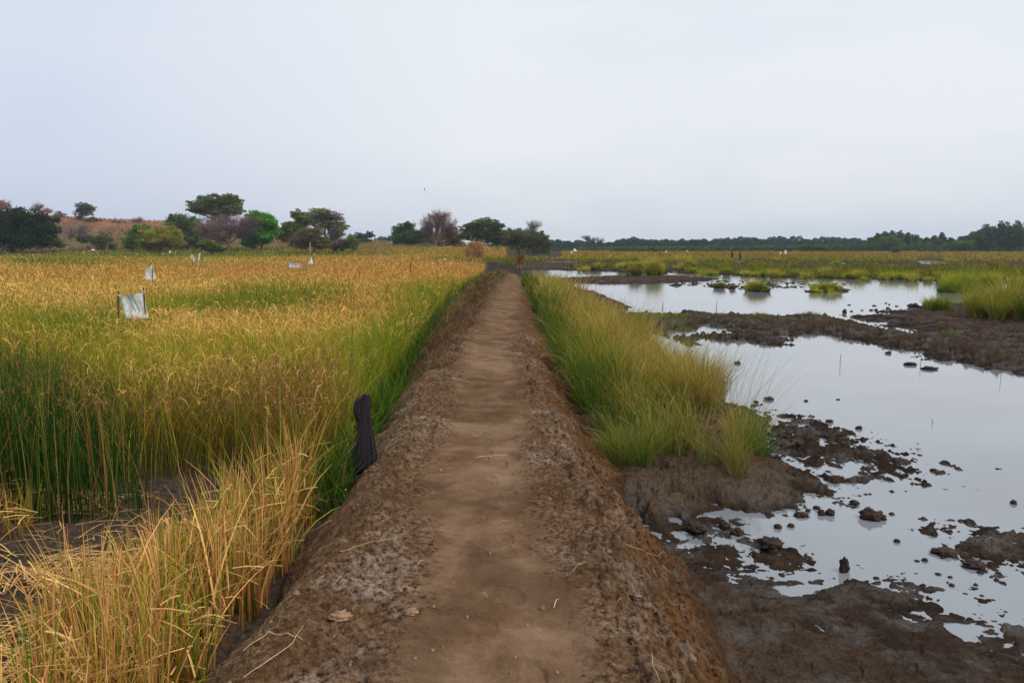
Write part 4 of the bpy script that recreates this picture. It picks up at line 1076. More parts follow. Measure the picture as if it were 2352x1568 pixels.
tree('hill_tree', 'tiny leafless sapling on the hill crest', 255, [], (172, 514), GREY, tr=.08, group=HT, bare=[(172, 490, 8, 8)], ntw=22, twc=(.2, .13, .12))
tree('hill_tree', 'upright dark tree with a visible trunk standing out on the hill', 252, [(192, 475, 15, 9), (203, 478, 12, 9), (182, 484, 10, 5), (196, 490, 14, 8), (182, 500, 8, 6)], (193, 516), (.035, .045, .026), 3500, .30, .16, .35, group=HT, barkc=(.05, .04, .035))
tree('bush', 'brown and dark green bush on the hill right of the upright tree', 250, [(214, 508, 13, 9), (224, 514, 14, 10), (222, 524, 12, 8)], (220, 532), (.050, .040, .026), 2200, .3, .12, .2, group=HT, stems=3, cat='bush')
tree('bush', 'low dark shrub on the right shoulder of the hill', 252, [(275, 514, 16, 6), (292, 516, 12, 5)], (282, 524), (.045, .050, .026), 900, .3, .10, .2, group=HT, stems=3, cat='bush')
tree('hill_tree', 'pale leafless little tree on the flat end of the hill', 252, [], (315, 526), GREY, tr=.13, group=HT, bare=[(308, 506, 9, 6), (322, 505, 9, 6)], ntw=34, twc=(.24, .20, .19), barkc=(.26, .22, .2), tw=.035)
tree('bush', 'yellow-green shrub on the hill right of the pale leafless tree', 246, [(338, 520, 12, 5)], (338, 530), (.09, .10, .03), 500, .3, .08, .2, group=HT, stems=3, cat='bush')
TC = 'trees in the middle group beyond the path'
tree('leafy_tree', 'dark green dense tree at the left of the middle group', 185, [(928, 530, 22, 18), (915, 545, 18, 16), (940, 545, 22, 18), (965, 545, 15, 20), (920, 560, 22, 12), (948, 562, 20, 12), (938, 518, 12, 8)], (932, 584), (.028, .055, .018), 9500, .27, .26, .3, group=TC, stems=2, bare=[(945, 520, 14, 10)], ntw=24)
tree('bare_tree', 'tall reddish leafless tree with a pale forked trunk', 176, [], (1004, 590), PUR, tr=.33, barkc=(.26, .15, .10), bare=[(1005, 512, 24, 26), (985, 518, 22, 26), (1030, 518, 22, 24), (1008, 498, 26, 14), (978, 535, 18, 14), (1036, 535, 18, 16)], ntw=75, twc=(.20, .12, .10), group=TC, fork=.28, tw=.030)
tree('leafy_tree', 'dull brown low tree behind the reddish leafless one', 190, [(980, 548, 24, 16), (1030, 542, 28, 20), (1045, 555, 22, 16), (1000, 552, 26, 16)], (1028, 584), (.075, .055, .040), 6500, .26, .16, .3, group=TC, stems=2, bare=[(1040, 548, 26, 16)], ntw=50)
tree('umbrella_tree', 'wide flat-topped green acacia in the middle group', 180, [(1108, 512, 30, 11), (1082, 522, 24, 10), (1136, 518, 20, 12), (1100, 530, 38, 14), (1135, 538, 24, 16), (1075, 540, 20, 14), (1110, 550, 36, 12)], (1107, 584), (.038, .055, .018), 14000, .25, .28, .3, group=TC, flat=.6, stems=2)
tree('bare_tree', 'small whitish dead branches standing before the flat-topped acacia', 160, [], (1090, 586), GREY, tr=.10, barkc=(.42, .34, .30), bare=[(1082, 556, 10, 12), (1102, 558, 10, 9)], ntw=7, twc=(.38, .30, .27), group=TC, tw=.035)
tree('leafy_tree', 'green tree immediately right of the flat-topped acacia', 184, [(1150, 545, 22, 20), (1166, 540, 22, 14), (1150, 562, 26, 12)], (1156, 586), (.035, .060, .018), 5500, .26, .18, .3, group=TC, stems=2)
tree('leafy_tree', 'brown-green round tree in the right half of the middle group', 178, [(1190, 542, 24, 14), (1175, 555, 22, 14), (1205, 552, 26, 18)], (1192, 588), (.045, .042, .022), 6500, .25, .18, .3, group=TC, stems=3)
tree('leafy_tree', 'dark sloping tree ending the middle group on the right', 174, [(1235, 545, 20, 14), (1245, 555, 18, 14), (1222, 555, 22, 18), (1256, 564, 11, 7)], (1224, 588), (.036, .042, .018), 6500, .25, .18, .3, group=TC, stems=3)
tree('bare_tree', 'pale fine-twigged crown poking above the right of the middle group', 195, [], (1222, 584), GREY, tr=.16, barkc=(.2, .17, .15), bare=[(1225, 518, 18, 12), (1218, 530, 16, 8)], ntw=60, twc=(.22, .20, .18), group=TC, tw=.032)
tree('bush', 'low green bush at the foot of the reddish leafless tree', 170, [(984, 566, 12, 9), (970, 568, 10, 7)], (982, 586), (.045, .075, .016), 900, .22, .06, .2, group=TC, stems=3, cat='bush')
tree('bush', 'low pale green bush beneath the flat-topped acacia', 165, [(1145, 572, 14, 7), (1162, 574, 10, 5)], (1150, 586), (.06, .085, .035), 800, .22, .06, .2, group=TC, stems=3, cat='bush')
tree('bare_tree', 'lone leaning leafless tree standing in the far orange rice', 250, [], (1366, 579), GREY, tr=.20, barkc=(.085, .06, .05), bare=[(1346, 546, 12, 7), (1362, 552, 14, 8), (1378, 554, 11, 9)], ntw=32, twc=(.11, .085, .07), fork=.35, tw=.036)

def wood():
    """far-off wood reading as one mass, and the green scrub at its foot"""
    ac = Acc(); prof_x = [1262, 1340, 1400, 1425, 1450, 1496, 1542, 1600, 1625, 1683, 1740, 1801, 1900, 2000, 2352, 2700]
    prof_y = [551, 554, 555, 549, 545, 548, 551, 545, 552, 545, 548, 545, 546, 549, 549, 549]
    def mass(N, D0, D1, xs, ys, ybot, col, size, x0, x1):
        vx = x0 + (x1 - x0) * R.random(N); row = R.integers(0, 3, N); D = D0 + (D1 - D0) * row / 2 + R.normal(0, .8, N)
        tops = np.interp(vx, xs, ys)
        zt = CH + (565 - tops) * D / F
        # single trees: each cell of the cross direction gets its own height and roundness
        cell = (vx / 1829 * D0) / (size * 6.5) + row * 31.37; ci = np.floor(cell).astype(int); rng = _jx[ci & 255, (ci * 7) & 255]
        u = cell - np.floor(cell) - .5
        zt = zt * (.74 + .34 * rng) * (1 - .38 * np.abs(2 * u) ** 2.5)
        h = R.random(N) ** .55
        X = (vx - 1176) / F * D
        P = np.stack([X, D, .1 + h * zt], 1)
        a = R.normal(0, 1, (N, 3)); a /= np.linalg.norm(a, axis=1, keepdims=True)
        v = np.cross(a, R.normal(0, 1, (N, 3))); v /= np.linalg.norm(v, axis=1, keepdims=True)
        s = size * (.5 + R.random((N, 1)))
        V = np.stack([P - a * s * .6, P + v * s * .4, P + a * s * .6, P - v * s * .4], 1)
        K = np.array(col) * (.7 + .6 * rng)[:, None] * (1 + R.normal(0, .22, (N, 1))) * (1 + R.normal(0, .06, (N, 3)))
        ac.add(V, np.arange(N * 4).reshape(N, 4), np.repeat(K[:, None], 4, 1))
        for i in np.unique(ci)[::3]:
            pass
    mass(80000, 400, 430, prof_x, prof_y, 575, (.038, .088, .055), .75, 1240, 2600)  # bluish leaf colour: part of the distance haze put into the colour
    o = ac.obj('distant_wood', TREEL)
    tag(o, 'long low blue-green line of far-off woodland along the right horizon', 'woodland', kind='stuff')
    ac = Acc()
    sx = [1262, 1400, 1600, 1801, 1900, 2010, 2060, 2100, 2200, 2352, 2700]
    sy = [568, 567, 566, 564, 561, 558, 560, 557, 560, 560, 560]
    N = 42000
    mass(N, 262, 300, sx, sy, 578, (.080, .125, .030), .42, 1400, 2600)
    mass(9000, 330, 360, [1262, 1600], [568, 567], 578, (.07, .11, .04), .5, 1250, 1640)
    o = ac.obj('green_scrub', TREEL)
    tag(o, 'lighter green scrub thicket lining the foot of the far woodland', 'scrub', kind='stuff')
    ac = Acc()
    ux = [120, 180, 260, 300, 430, 470, 520, 560, 640, 690, 780, 830, 840, 900, 930, 1000, 1050, 1100, 1180, 1262]
    uy = [566, 563, 568, 560, 558, 562, 566, 570, 568, 560, 566, 572, 577, 577, 566, 562, 558, 562, 556, 566]
    mass(9000, 178, 190, ux, uy, 578, (.085, .090, .03), .30, 230, 835)
    mass(9000, 190, 198, ux, uy, 578, (.060, .075, .03), .30, 905, 1262)
    mass(3000, 174, 180, ux, [y + 6 for y in uy], 578, (.16, .12, .06), .28, 440, 835)
    o = ac.obj('undergrowth', TREEL)
    tag(o, 'low olive and brown undergrowth tangled beneath the left and middle trees', 'undergrowth', kind='stuff')
wood()
# the nearer trees of the wood on the right, which can be told apart
xs = [2000, 2016, 2034, 2050, 2068, 2084, 2100, 2126, 2145, 2164, 2184, 2206, 2222, 2236, 2250, 2264, 2280, 2296, 2312, 2328, 2342, 2358, 2378, 2402, 2430]
ys = [545, 535, 532, 530, 529, 533, 537, 545, 541, 534, 545, 543, 540, 530, 527, 513, 516, 507, 511, 514, 507, 510, 514, 518, 520]
words = ['low leading', 'first full', 'round-topped', 'broad', 'highest of the first rise', 'descending', 'ragged', 'low', 'thin', 'feathery pale-topped', 'short', 'half-hidden', 'stepped',
         'rising', 'darker', 'slim spire-like', 'dense', 'tallest left', 'wide dark', 'notched', 'tallest right', 'edge-of-frame', 'outer', 'outermost', 'last']
GW = 'separate trees of the nearer wood at the right'
for i, (x, y) in enumerate(zip(xs, ys)):
    D = 285 - (x - 2000) * .09 + random.uniform(-8, 8); w = random.uniform(9, 13) + (4 if x > 2220 else 0)
    hh = 572 - y
    bl = [(x, y + hh * .22, w * .62, hh * .20), (x + random.uniform(-4, 4), y + hh * .5, w * 1.0, hh * .28), (x + random.uniform(-5, 5), y + hh * .74, w * 1.05, hh * .24)]
    if random.random() < .6: bl.append((x + random.choice((-1, 1)) * w * .6, y + hh * .38, w * .45, hh * .14))
    tree('woodland_tree', '%s dark green woodland tree, %s of the right wood' % (words[i], ['left part', 'around the dip', 'in the tall block'][0 if x < 2110 else 1 if x < 2215 else 2]),
         D, bl, (x, 577), (.026 + random.uniform(-.006, .01), .044 + random.uniform(-.006, .01), .022), 1700, .42, .16, .3, group=GW)
tree('bush', 'grey leafless round bush in front of the green scrub', 205, [], (2061, 584), GREY, tr=.08, barkc=(.14, .11, .1), bare=[(2061, 573, 12, 7), (2054, 576, 8, 5)], ntw=60, twc=(.13, .11, .10), cat='bush', fork=.2, stems=3, tw=.035)
tree('bush', 'paler grey leafless bush right of the round one by the scrub', 215, [], (2160, 584), GREY, tr=.06, barkc=(.14, .11, .1), bare=[(2160, 574, 9, 6)], ntw=30, twc=(.15, .13, .11), cat='bush', fork=.2, stems=3)
for lab, x, y, rx, ry, D in [('dark mangrove bush left before the far wood', 1500, 571, 12, 4, 240), ('dark rounded bush before the far wood below its middle', 1850, 567, 16, 6, 238),
                             ('second dark bush to the right before the far wood', 1885, 568, 20, 6, 240), ('round green bush under the first rise of the wood', 2045, 553, 22, 12, 258),
                             ('wide green bush below the feathery pale-topped tree', 2205, 560, 26, 11, 255)]:
    tree('bush', lab, D, [(x, y, rx, ry), (x + rx * .5, y + 3, rx * .6, ry * .7)], (x, 581), (.040, .066, .018), 1800, .32, .08, .2, cat='bush', group='bushes in front of the far wood', stems=3)

# ------------------------------------------------------------ things in the fields
def sheet(outline, D, depthfn=None, nx=22, ny=18, z_off=0, jitter=.012, thick=.004, seed=0):
    """crumpled cloth over a four-cornered outline given as world corners tl, tr, br, bl"""
    tl, tr_, br, bl = [np.array(c, float) for c in outline]
    u = np.linspace(0, 1, nx)[None, :, None]; v = np.linspace(0, 1, ny)[:, None, None]
    P = (tl * (1 - u) + tr_ * u) * (1 - v) + (bl * (1 - u) + br * u) * v
    nrm = np.cross(tr_ - tl, bl - tl); nrm /= np.linalg.norm(nrm)
    L = np.linalg.norm(tr_ - tl)
    U, Vv = np.meshgrid(np.linspace(0, 1, nx), np.linspace(0, 1, ny))
    w = (fbm(U * 3 + seed, Vv * 1.6, 4, 60 + seed)) * .13 * L + np.sin(Vv * 3.1) * .07 * L
    P = P + nrm * w[..., None]
    P[..., 2] -= (np.sin(U * np.pi) * .05 * L * (1 - Vv)) + .02 * L * fbm(U * 8, Vv * 0 + seed, 2, 62)
    V = P.reshape(-1, 3)
    i = np.arange(ny - 1)[:, None] * nx; j = np.arange(nx - 1)[None, :]
    Q = np.stack([i + j, i + j + 1, i + nx + j + 1, i + nx + j], -1).reshape(-1, 4)
    # back face for thickness
    n0 = len(V); V2 = np.concatenate([V, V - nrm * thick]); Q2 = np.concatenate([Q, Q[:, ::-1] + n0])
    uu = np.concatenate([U.ravel(), U.ravel()]); vv = np.concatenate([Vv.ravel(), Vv.ravel()])
    return V2, Q2, uu, vv

def cloth_mat(name, kind):
    m, n, out = nt(name); b = NB(n)
    u = b.attr('u'); v = b.attr('v'); co = b.coord()
    p = b.node('ShaderNodeBsdfPrincipled'); p.inputs['Roughness'].default_value = .75; p.inputs['Specular IOR Level'].default_value = .15
    if kind == 'sack':
        dirt = b.noise(co, 7, 5, .65)
        c = b.mix(b.ramp(dirt, .45, .75), (.86, .84, .82), (.60, .54, .49))
        for u0 in (.34, .50):
            q = b.math('ABSOLUTE', b.math('SUBTRACT', u, b.math('ADD', u0, b.math('MULTIPLY', v, .22))))
            s = b.math('MULTIPLY', b.math('LESS_THAN', q, .024), b.math('LESS_THAN', v, .75))
            c = b.mix(s, c, (.10, .42, .33))
        s = b.math('LESS_THAN', u, .05); c = b.mix(s, c, (.14, .45, .36))
    else:
        f1 = b.math('GREATER_THAN', b.math('FRACT', b.math('MULTIPLY', u, 20.0)), .68)
        f2 = b.math('GREATER_THAN', b.math('FRACT', b.math('MULTIPLY', v, 30.0)), .68)
        g = b.math('MAXIMUM', f1, f2); gg = b.math('MULTIPLY', f1, f2)
        dirt = b.noise(co, 30, 4)
        c = b.mix(g, (.008, .006, .010), (.034, .024, .032))
        c = b.mix(gg, c, (.060, .046, .056))
        c = b.mix(b.ramp(dirt, .55, .8, 0, .4), c, (.06, .035, .03))
    b.link(c, p.inputs['Base Color'])
    if kind == 'sack':
        t = b.node('ShaderNodeBsdfTranslucent'); b.link(c, t.inputs['Color'])
        mx = b.node('ShaderNodeMixShader'); mx.inputs[0].default_value = .06
        b.link(p.outputs[0], mx.inputs[1]); b.link(t.outputs[0], mx.inputs[2]); b.link(mx.outputs[0], out.inputs[0])
    else: b.link(p.outputs[0], out.inputs[0])
    return m
M_SACK = cloth_mat('striped_sack_cloth', 'sack'); M_CHECK = cloth_mat('checked_cloth', 'check')

def stick(pts, r, mat, name='stake', parent=None, n=7):
    ac = Acc(); tube(ac, pts, r, (1, 1, 1), n)
    o = ac.obj(name, mat)
    if parent: put(o, parent)
    return o

def hung_sheet(name, label, D, corners, stakes, mat=SACK, group='white sheets hung over the rice as bird scarers', cat='bird scarer', part='sheet', twist=.0, woodm=WOOD, sr=.018):
    cs = [far(x, y, D) for x, y in corners]
    for i, c in enumerate(cs): c[1] += twist * (1 if i in (1, 2) else -1)
    mid = (cs[0] + cs[1]) / 2
    g = float(gz(mid[0], mid[1])[0])
    root = empty(name, (mid[0], mid[1], g), label, cat, group)
    V, Q, uu, vv = sheet(cs, D, seed=int(abs(corners[0][0])) % 9)
    o = mesh_np(part, V, Q, mat, attrs={'u': uu, 'v': vv}); put(o, root)
    for (x0, y0) in stakes:
        t = far(x0, y0, D); t[1] += .03
        b = np.array([t[0] + random.uniform(-.05, .05), D + .03, g - .1])
        s = stick(curve(b, t, 5, .01), np.linspace(sr * 1.1, sr * .8, 5), woodm, 'stake', root)
    return root
D1 = 15.2
r_ = hung_sheet('sack_scarecrow', 'white sack cloth with two green stripes tied between two stakes', D1, [(274, 679), (329, 671), (340, 730), (286, 732)], [(270, 668), (328, 661)], mat=M_SACK, part='sack_cloth', sr=.02)
for (x, y) in ((273, 678), (328, 668)):
    ac = Acc(); c = far(x, y, D1); c[1] += .01
    th = np.linspace(0, 2 * np.pi, 10); ring = c + np.stack([.03 * np.cos(th), .03 * np.sin(th), .006 * np.sin(2 * th)], 1)
    tube(ac, ring, .006, (1, 1, 1), 5); tube(ac, [c + [.02, -.02, 0], c + [.04, -.03, -.05]], .004, (1, 1, 1), 4)
    put(ac.obj('knot', SACK), r_)
# draped bag on a hidden stake
def bag(name, label, D, cx, ytop, ybot, wpx, lean=0.0, stake=None, group='white sheets hung over the rice as bird scarers', wood=WOOD, prof=None):
    c = far(cx, ybot, D); t = far(cx + lean, ytop, D); px = D / F
    g = float(gz(c[0], D)[0])
    root = empty(name, (c[0], D, g), label, 'bird scarer', group)
    k = 16; m = 26; V = []
    prof = prof or [.10, .35, .6, .8, .92, 1.0]
    for i in range(k):
        f = i / (k - 1); w = np.interp(f, np.linspace(0, 1, len(prof)), prof) * wpx * px / 2
        p = t + (c - t) * f
        for j in range(m):
            a = 2 * math.pi * j / m
            fold = 1 + .22 * math.sin(a * 2 + cx) + .20 * math.sin(a * 3 + cx * 2) * f + .08 * math.sin(a * 7 + 2 * f)
            V.append([p[0] + math.cos(a) * w * fold, p[1] + math.sin(a) * w * .7 * fold, p[2] + .03 * w * math.sin(3 * a)])
    V = np.array(V); i = np.arange(k - 1)[:, None] * m; j = np.arange(m)[None, :]; j2 = (j + 1) % m
    Q = np.stack([i + j, i + j2, i + m + j2, i + m + j], -1).reshape(-1, 4)
    Q = np.concatenate([Q, [[0, q + 1, q + 2, q + 3] for q in range(0, m - 3, 2)]])
    put(mesh_np('bag', V, Q, SACK), root)
    st_ = far(*(stake or (cx, ytop)), D)
    stick(curve([c[0], D, g - .1], st_, 6, .012), .02 if D < 40 else .035, wood, 'stake', root)
    return root
hung_sheet('bag_scarecrow', 'white peaked bag draped over a hidden stake behind the striped sack', 31, [(334, 618), (350, 608), (358, 642), (333, 642)], [(349, 611)], part='bag', sr=.02)
hung_sheet('sheet_scarecrow', 'white diamond-shaped rag at the left of a pair far in the rice', 66, [(436, 589), (441, 583), (448, 594), (446, 604)], [(441, 583)], sr=.03)
hung_sheet('sheet_scarecrow', 'narrow white curled rag at the right of a pair far in the rice', 66, [(456, 582), (461, 580), (459, 596), (455, 603)], [(461, 580)], sr=.03)
hung_sheet('sheet_scarecrow', 'low white sheet sagging sideways just above the rice', 52, [(661, 600), (688, 605), (692, 614), (661, 614)], [(661, 600), (690, 605)], sr=.02)
bag('bag_scarecrow', 'small white bag hanging from a tall thin stick', 58, 713, 589, 607, 10, lean=2, stake=(712, 556), wood=PALEWOOD, prof=[.08, .2, .45, .75, 1.0, .95])
for lab, x, yt, yb, w, D in [('tiny white rag on the rice left of the dark curved stick', 721, 582, 585, 4, 90), ('small white peg-like rag left of the pale bent stick', 1023, 589, 599, 4, 70), ('tiny pale rag below the bushes at the left field edge', 390, 574, 581, 4, 140),
                             ('white flat rag lying on far grass at left', 213, 572, 575, 9, 150),
                             ('far white bag in the orange rice left of the lone leafless tree', 1320, 571, 577, 8, 180), ('white upright rag in the far rice right of the lone leafless tree', 1530, 574, 580, 4, 170),
                             ('tiny white rag far right of the upright one', 1578, 574, 578, 3, 185), ('tall narrow white marker near the scrub at the right', 1804, 572, 583, 5, 150), ('pale pink rag left of the tall narrow white marker', 1793, 577, 583, 4, 152), ('pinkish rag in the rice before the middle trees', 1313, 576, 582, 4, 120)]:
    bag('rag_marker', lab, D, x, yt, yb, w)
# bare sticks
def pole(name, label, D, pts, r, mat, cat='stick', group='sticks set in the rice field'):
    P = [far(x, y, D) for x, y in pts]; P = np.array(P); g = float(gz(P[0][0], D)[0])
    if P[0][2] > g: P = np.concatenate([[[P[0][0], D, g - .05]], P])
    t = np.linspace(0, 1, len(P)); tt = np.linspace(0, 1, 14)
    Q = np.stack([np.interp(tt, t, P[:, i]) for i in range(3)], 1)
    Q[:, 1] += .03 * np.sin(tt * 5)
    ac = Acc(); tube(ac, Q, np.linspace(r, r * .6, 14), (1, 1, 1), 6)
    o = ac.obj(name, mat); center(o, tuple(Q[0])); tag(o, label, cat, group); return o
pole('stick', 'thin dark curved stick leaning right in the orange rice', 42, [(942, 612), (944, 602), (950, 590)], .022, DARKWOOD)
pole('stick', 'tall pale bent stick standing by the wet strip', 60, [(1046, 608), (1042, 596), (1041, 584), (1044, 575)], .04, PALEWOOD)
pole('stick', 'tiny dark stick with a stub in the far rice right of the middle trees', 150, [(1384, 592), (1384, 578)], .05, DARKWOOD)
for lab, x, y0, y1, w, D in [('black stump-like post on the far rice, taller of the pair', 1681, 586, 575, 7, 130), ('black low stump right of the taller one', 1699, 587, 578, 7, 128), ('small dark post right of the lone leafless tree', 1516, 581, 574, 3, 150), ('tiny dark post left of the pale rags near the scrub', 1768, 582, 577, 4, 150)]:
    P0 = far(x, y0, D); g = float(gz(P0[0], D)[0]); top = far(x, y1, D); px = D / F
    ac = Acc(); zz = np.linspace(g - .1, top[2], 7)
    tube(ac, np.stack([P0[0] + .1 * np.sin(zz * 3), np.full(7, D), zz], 1), np.array([1, .95, .8, .7, .6, .35, .12]) * w * px * .5, (1, 1, 1), 8)
    tube(ac, [[P0[0], D, g + .4 * (top[2] - g)], [P0[0] + w * px * .5, D - .1, g + .6 * (top[2] - g)]], [w * px * .25, w * px * .1], (1, 1, 1), 6)
    o = ac.obj('stump', DARKWOOD); center(o, (P0[0], D, g)); tag(o, lab, 'stump', 'dark stumps and posts far in the rice')
# straw bundle on a post at the end of the path
def straw_post():
    D = 46; c = far(1193, 606, D); t = far(1193, 590, D); px = D / F
    root = empty('straw_scarecrow', (c[0], D, float(gz(c[0], D)[0])), 'brown straw bundle tied on stakes where the path ends', 'scarecrow')
    ac = Acc(); n = 420; b = far(1193, 598, D)
    P = b + R.normal(0, 1, (n, 3)) * np.array([4 * px, 3 * px, 3 * px])
    d = R.normal(0, .35, (n, 3)); d[:, 2] = np.where(R.random(n) < .5, 1, -1); L = .12 + .14 * R.random((n, 1))
    cen = np.stack([P, P + d * L * .5 + R.normal(0, .01, (n, 3)), P + d * L], 1)
    wv = R.normal(0, .010, (n, 1, 3)) * np.ones((1, 3, 1)); k = jit((.26, .13, .06), n, .1, .35)
    ribbons(ac, cen, wv, k, k); put(ac.obj('straw_bundle', LEAF), root)
    for dx in (-3.5, 3):
        p0 = far(1193 + dx * 1.2, 616, D); p1 = far(1193 + dx * .4, 592, D)
        stick(curve(p0, p1, 5, .02), .028, PALEWOOD, 'stake', root)
straw_post()
def hay():
    D = 118; c = far(1092, 574, D); px = D / F; g = float(gz(c[0], D)[0])
    root = empty('hay_stack', (c[0], D, g), 'pale orange stook of cut straw before the middle trees', 'hay stack')
    ac = Acc(); n = 5200; th = R.random(n) * 6.28; zz = R.random(n); z = g + zz * (CH + (565 - 562) * px - g) * 1.0
    rad = 14 * px * np.sqrt(np.clip(1 - ((zz - .4) / .66) ** 2, .02, 1)) * np.sqrt(R.random(n)) ** .4 * (1 + .15 * np.sin(th * 3))
    P = np.stack([c[0] + np.cos(th) * rad, D + np.sin(th) * rad, z], 1)
    d = R.normal(0, .5, (n, 3)); d[:, 2] = .9; d[:, 0] += np.cos(th) * .4; L = .35 + .35 * R.random((n, 1))
    cen = np.stack([P, P + d * L * .5, P + d * L + np.array([0, 0, -.08])], 1)
    wv = R.normal(0, .05, (n, 1, 3)) * np.array([1, .8, .3])[None, :, None]; k = jit((.58, .36, .15), n, .08, .25)
    ribbons(ac, cen, wv, k * .8, k); put(ac.obj('straw', LEAF), root)
hay()

# checked cloth hung on a stick at the left foot of the bank
def checked_cloth():
    D = 6.55
    tp = far(838, 908, D)
    g = float(gz(tp[0] - .02, D)[0])
    root = empty('checked_cloth_scarecrow', (tp[0], D, g), 'dark checked cloth hanging from a stick on the left rim of the bank', 'hung cloth')
    k, m = 46, 90; V = []; U = []; W = []
    # rows from the knot down: centre x, y, half width in the picture
    rows = [(906, 840, 5, 5), (912, 838, 11, 7), (922, 834, 15, 9), (940, 831, 17, 10), (958, 832, 15, 10), (975, 835, 13, 9), (995, 837, 15, 10), (1020, 837, 20, 12), (1045, 838, 23, 13), (1065, 837, 24, 13), (1085, 834, 22, 12)]
    ya = np.array([q[0] for q in rows]); xa = np.array([q[1] for q in rows]); wa = np.array([q[2] for q in rows]); da = np.array([q[3] for q in rows])
    px = D / F
    for i in range(k):
        f = i / (k - 1); y = 906 + f * (1083 - 906)
        c = far(np.interp(y, ya, xa), y, D); w = np.interp(y, ya, wa) * px; dp = np.interp(y, ya, da) * px
        for j in range(m):
            a = 2 * math.pi * j / m
            fold = 1 + .24 * math.sin(3 * a + 1.2 + 1.5 * f) * min(1, f * 3) + .12 * math.sin(5 * a + 4 * f) + .03 * math.sin(11 * a - 8 * f)
            hem = 0
            if f > .8: hem = -(f - .8) * 5 * .035 * math.sin(a + .4) * 1.0 - (f - .8) * 5 * .05 * max(0, -math.cos(a))
            rr = fold
            V.append([c[0] + math.cos(a) * w * rr, c[1] + math.sin(a) * dp * rr, c[2] + hem + .008 * math.sin(6 * a + 3 * f)])
            U.append(a / (2 * math.pi) + .10 * f); W.append(f)
    V = np.array(V); U = np.array(U); W = np.array(W)
    i = np.arange(k - 1)[:, None] * m; j = np.arange(m)[None, :]; j2 = (j + 1) % m
    Q = np.stack([i + j, i + j2, i + m + j2, i + m + j], -1).reshape(-1, 4)
    put(mesh_np('draped_cloth', V, Q, M_CHECK, attrs={'u': U, 'v': W}), root)
    # the folded sleeve lying over the front, left side
    k2, m2 = 26, 24; V = []; U = []; W = []
    line = [(833, 912), (822, 920), (819, 938), (822, 956), (829, 966)]
    lt = np.linspace(0, 1, len(line))
    for i in range(k2):
        f = i / (k2 - 1); x = np.interp(f, lt, [q[0] for q in line]); y = np.interp(f, lt, [q[1] for q in line])
        c = far(x, y, D - .035); w = np.interp(f, [0, .25, .6, 1], [4, 8, 8, 3]) * px
        for j in range(m2):
            a = 2 * math.pi * j / m2; fo = 1 + .16 * math.sin(3 * a + 6 * f) + .06 * math.sin(8 * a)
            V.append([c[0] + math.cos(a) * w * fo, c[1] + math.sin(a) * w * .6 * fo, c[2] + .01 * math.sin(5 * a + 3 * f)]); U.append(a / 6.283 * .5); W.append(f * .35)
    V = np.array(V); i = np.arange(k2 - 1)[:, None] * m2; j = np.arange(m2)[None, :]; j2 = (j + 1) % m2
    Q = np.stack([i + j, i + j2, i + m2 + j2, i + m2 + j], -1).reshape(-1, 4)
    put(mesh_np('folded_cloth_end', V, Q, M_CHECK, attrs={'u': np.array(U), 'v': np.array(W)}), root)
    # stake under the cloth with a stub poking out at the top, and the leaning branch
    b0 = np.array([tp[0] - .01, D, g - .15])
    stick(np.array([b0, b0 + (tp - b0) * .5 + [.01, 0, 0], tp + [.012, 0, .01]]), np.array([.016, .014, .010]), WOOD, 'stake', root)
    pts = [far(795, 1125, 6.5), far(803, 1075, 6.5), far(815, 1045, 6.5), far(845, 1000, 6.6) + [-.06, 0, 0], far(826, 968, 6.6)]
    P = np.array([far(794, 1120, 6.35), far(800, 1085, 6.4), far(812, 1045, 6.45), far(818, 1030, 6.5), far(829, 1010, 6.52)])
    P = np.array([far(793, 1122, 6.4), far(797, 1085, 6.4), far(805, 1045, 6.45), far(818, 1028, 6.5), far(832, 1008, 6.53)])
    P[:, 0] -= .03
    tt = np.linspace(0, 1, 12); t = np.linspace(0, 1, 5)
    stick(np.stack([np.interp(tt, t, P[:, i]) for i in range(3)], 1), np.linspace(.010, .006, 12), WOOD, 'branch', root)
    stick(curve(P[2], P[4] + [-.02, 0, .06], 6, .03), np.linspace(.006, .003, 6), WOOD, 'branch', root)
checked_cloth()

# ------------------------------------------------------------ clods and stones
def lump(name, x, y, w, h, z=0.0, mat=CLOD, sink=.25, seed=None, dep=.9):
    """an irregular lump: w, h size in picture pixels"""
    p = at(x, y, z); d = p[1]; g = float(gz(p[0], p[1])[0]); g = max(g, z)
    px = d / F; hw = w * px / 2; hh = max(h * px, .01)
    nu, nv = 30, 18; s = seed if seed is not None else int(x * 7 + y)
    th = np.linspace(0, 2 * np.pi, nu, endpoint=False); ph = np.linspace(.02, np.pi - .02, nv)
    T, Pp = np.meshgrid(th, ph)
    sx = np.sin(Pp) * np.cos(T); sy = np.sin(Pp) * np.sin(T); sz = np.cos(Pp)
    q = 1 + .55 * fbm(sx * 1.4 + s * .37, sy * 1.4 + sz * 1.9, 2, 70) + .45 * fbm(sx * 3.2 + s, sy * 3.2 + sz * 3, 3, 71) + .28 * fbm(sx * 8 + s, sy * 8 + sz * 7, 2, 72)
    V = np.stack([sx * q * hw, sy * q * hw * dep, sz * q * hh * .75], -1).reshape(-1, 3)
    i = np.arange(nv - 1)[:, None] * nu; j = np.arange(nu)[None, :]; j2 = (j + 1) % nu
    Q = np.stack([i + j, i + nu + j, i + nu + j2, i + j2], -1).reshape(-1, 4)
    o = mesh_np(name, V, Q, mat)
    o.location = (p[0], p[1], g + hh * (.75 - sink * 1.5) * .8)
    return o
GC = 'mud clods lying in the shallow water'
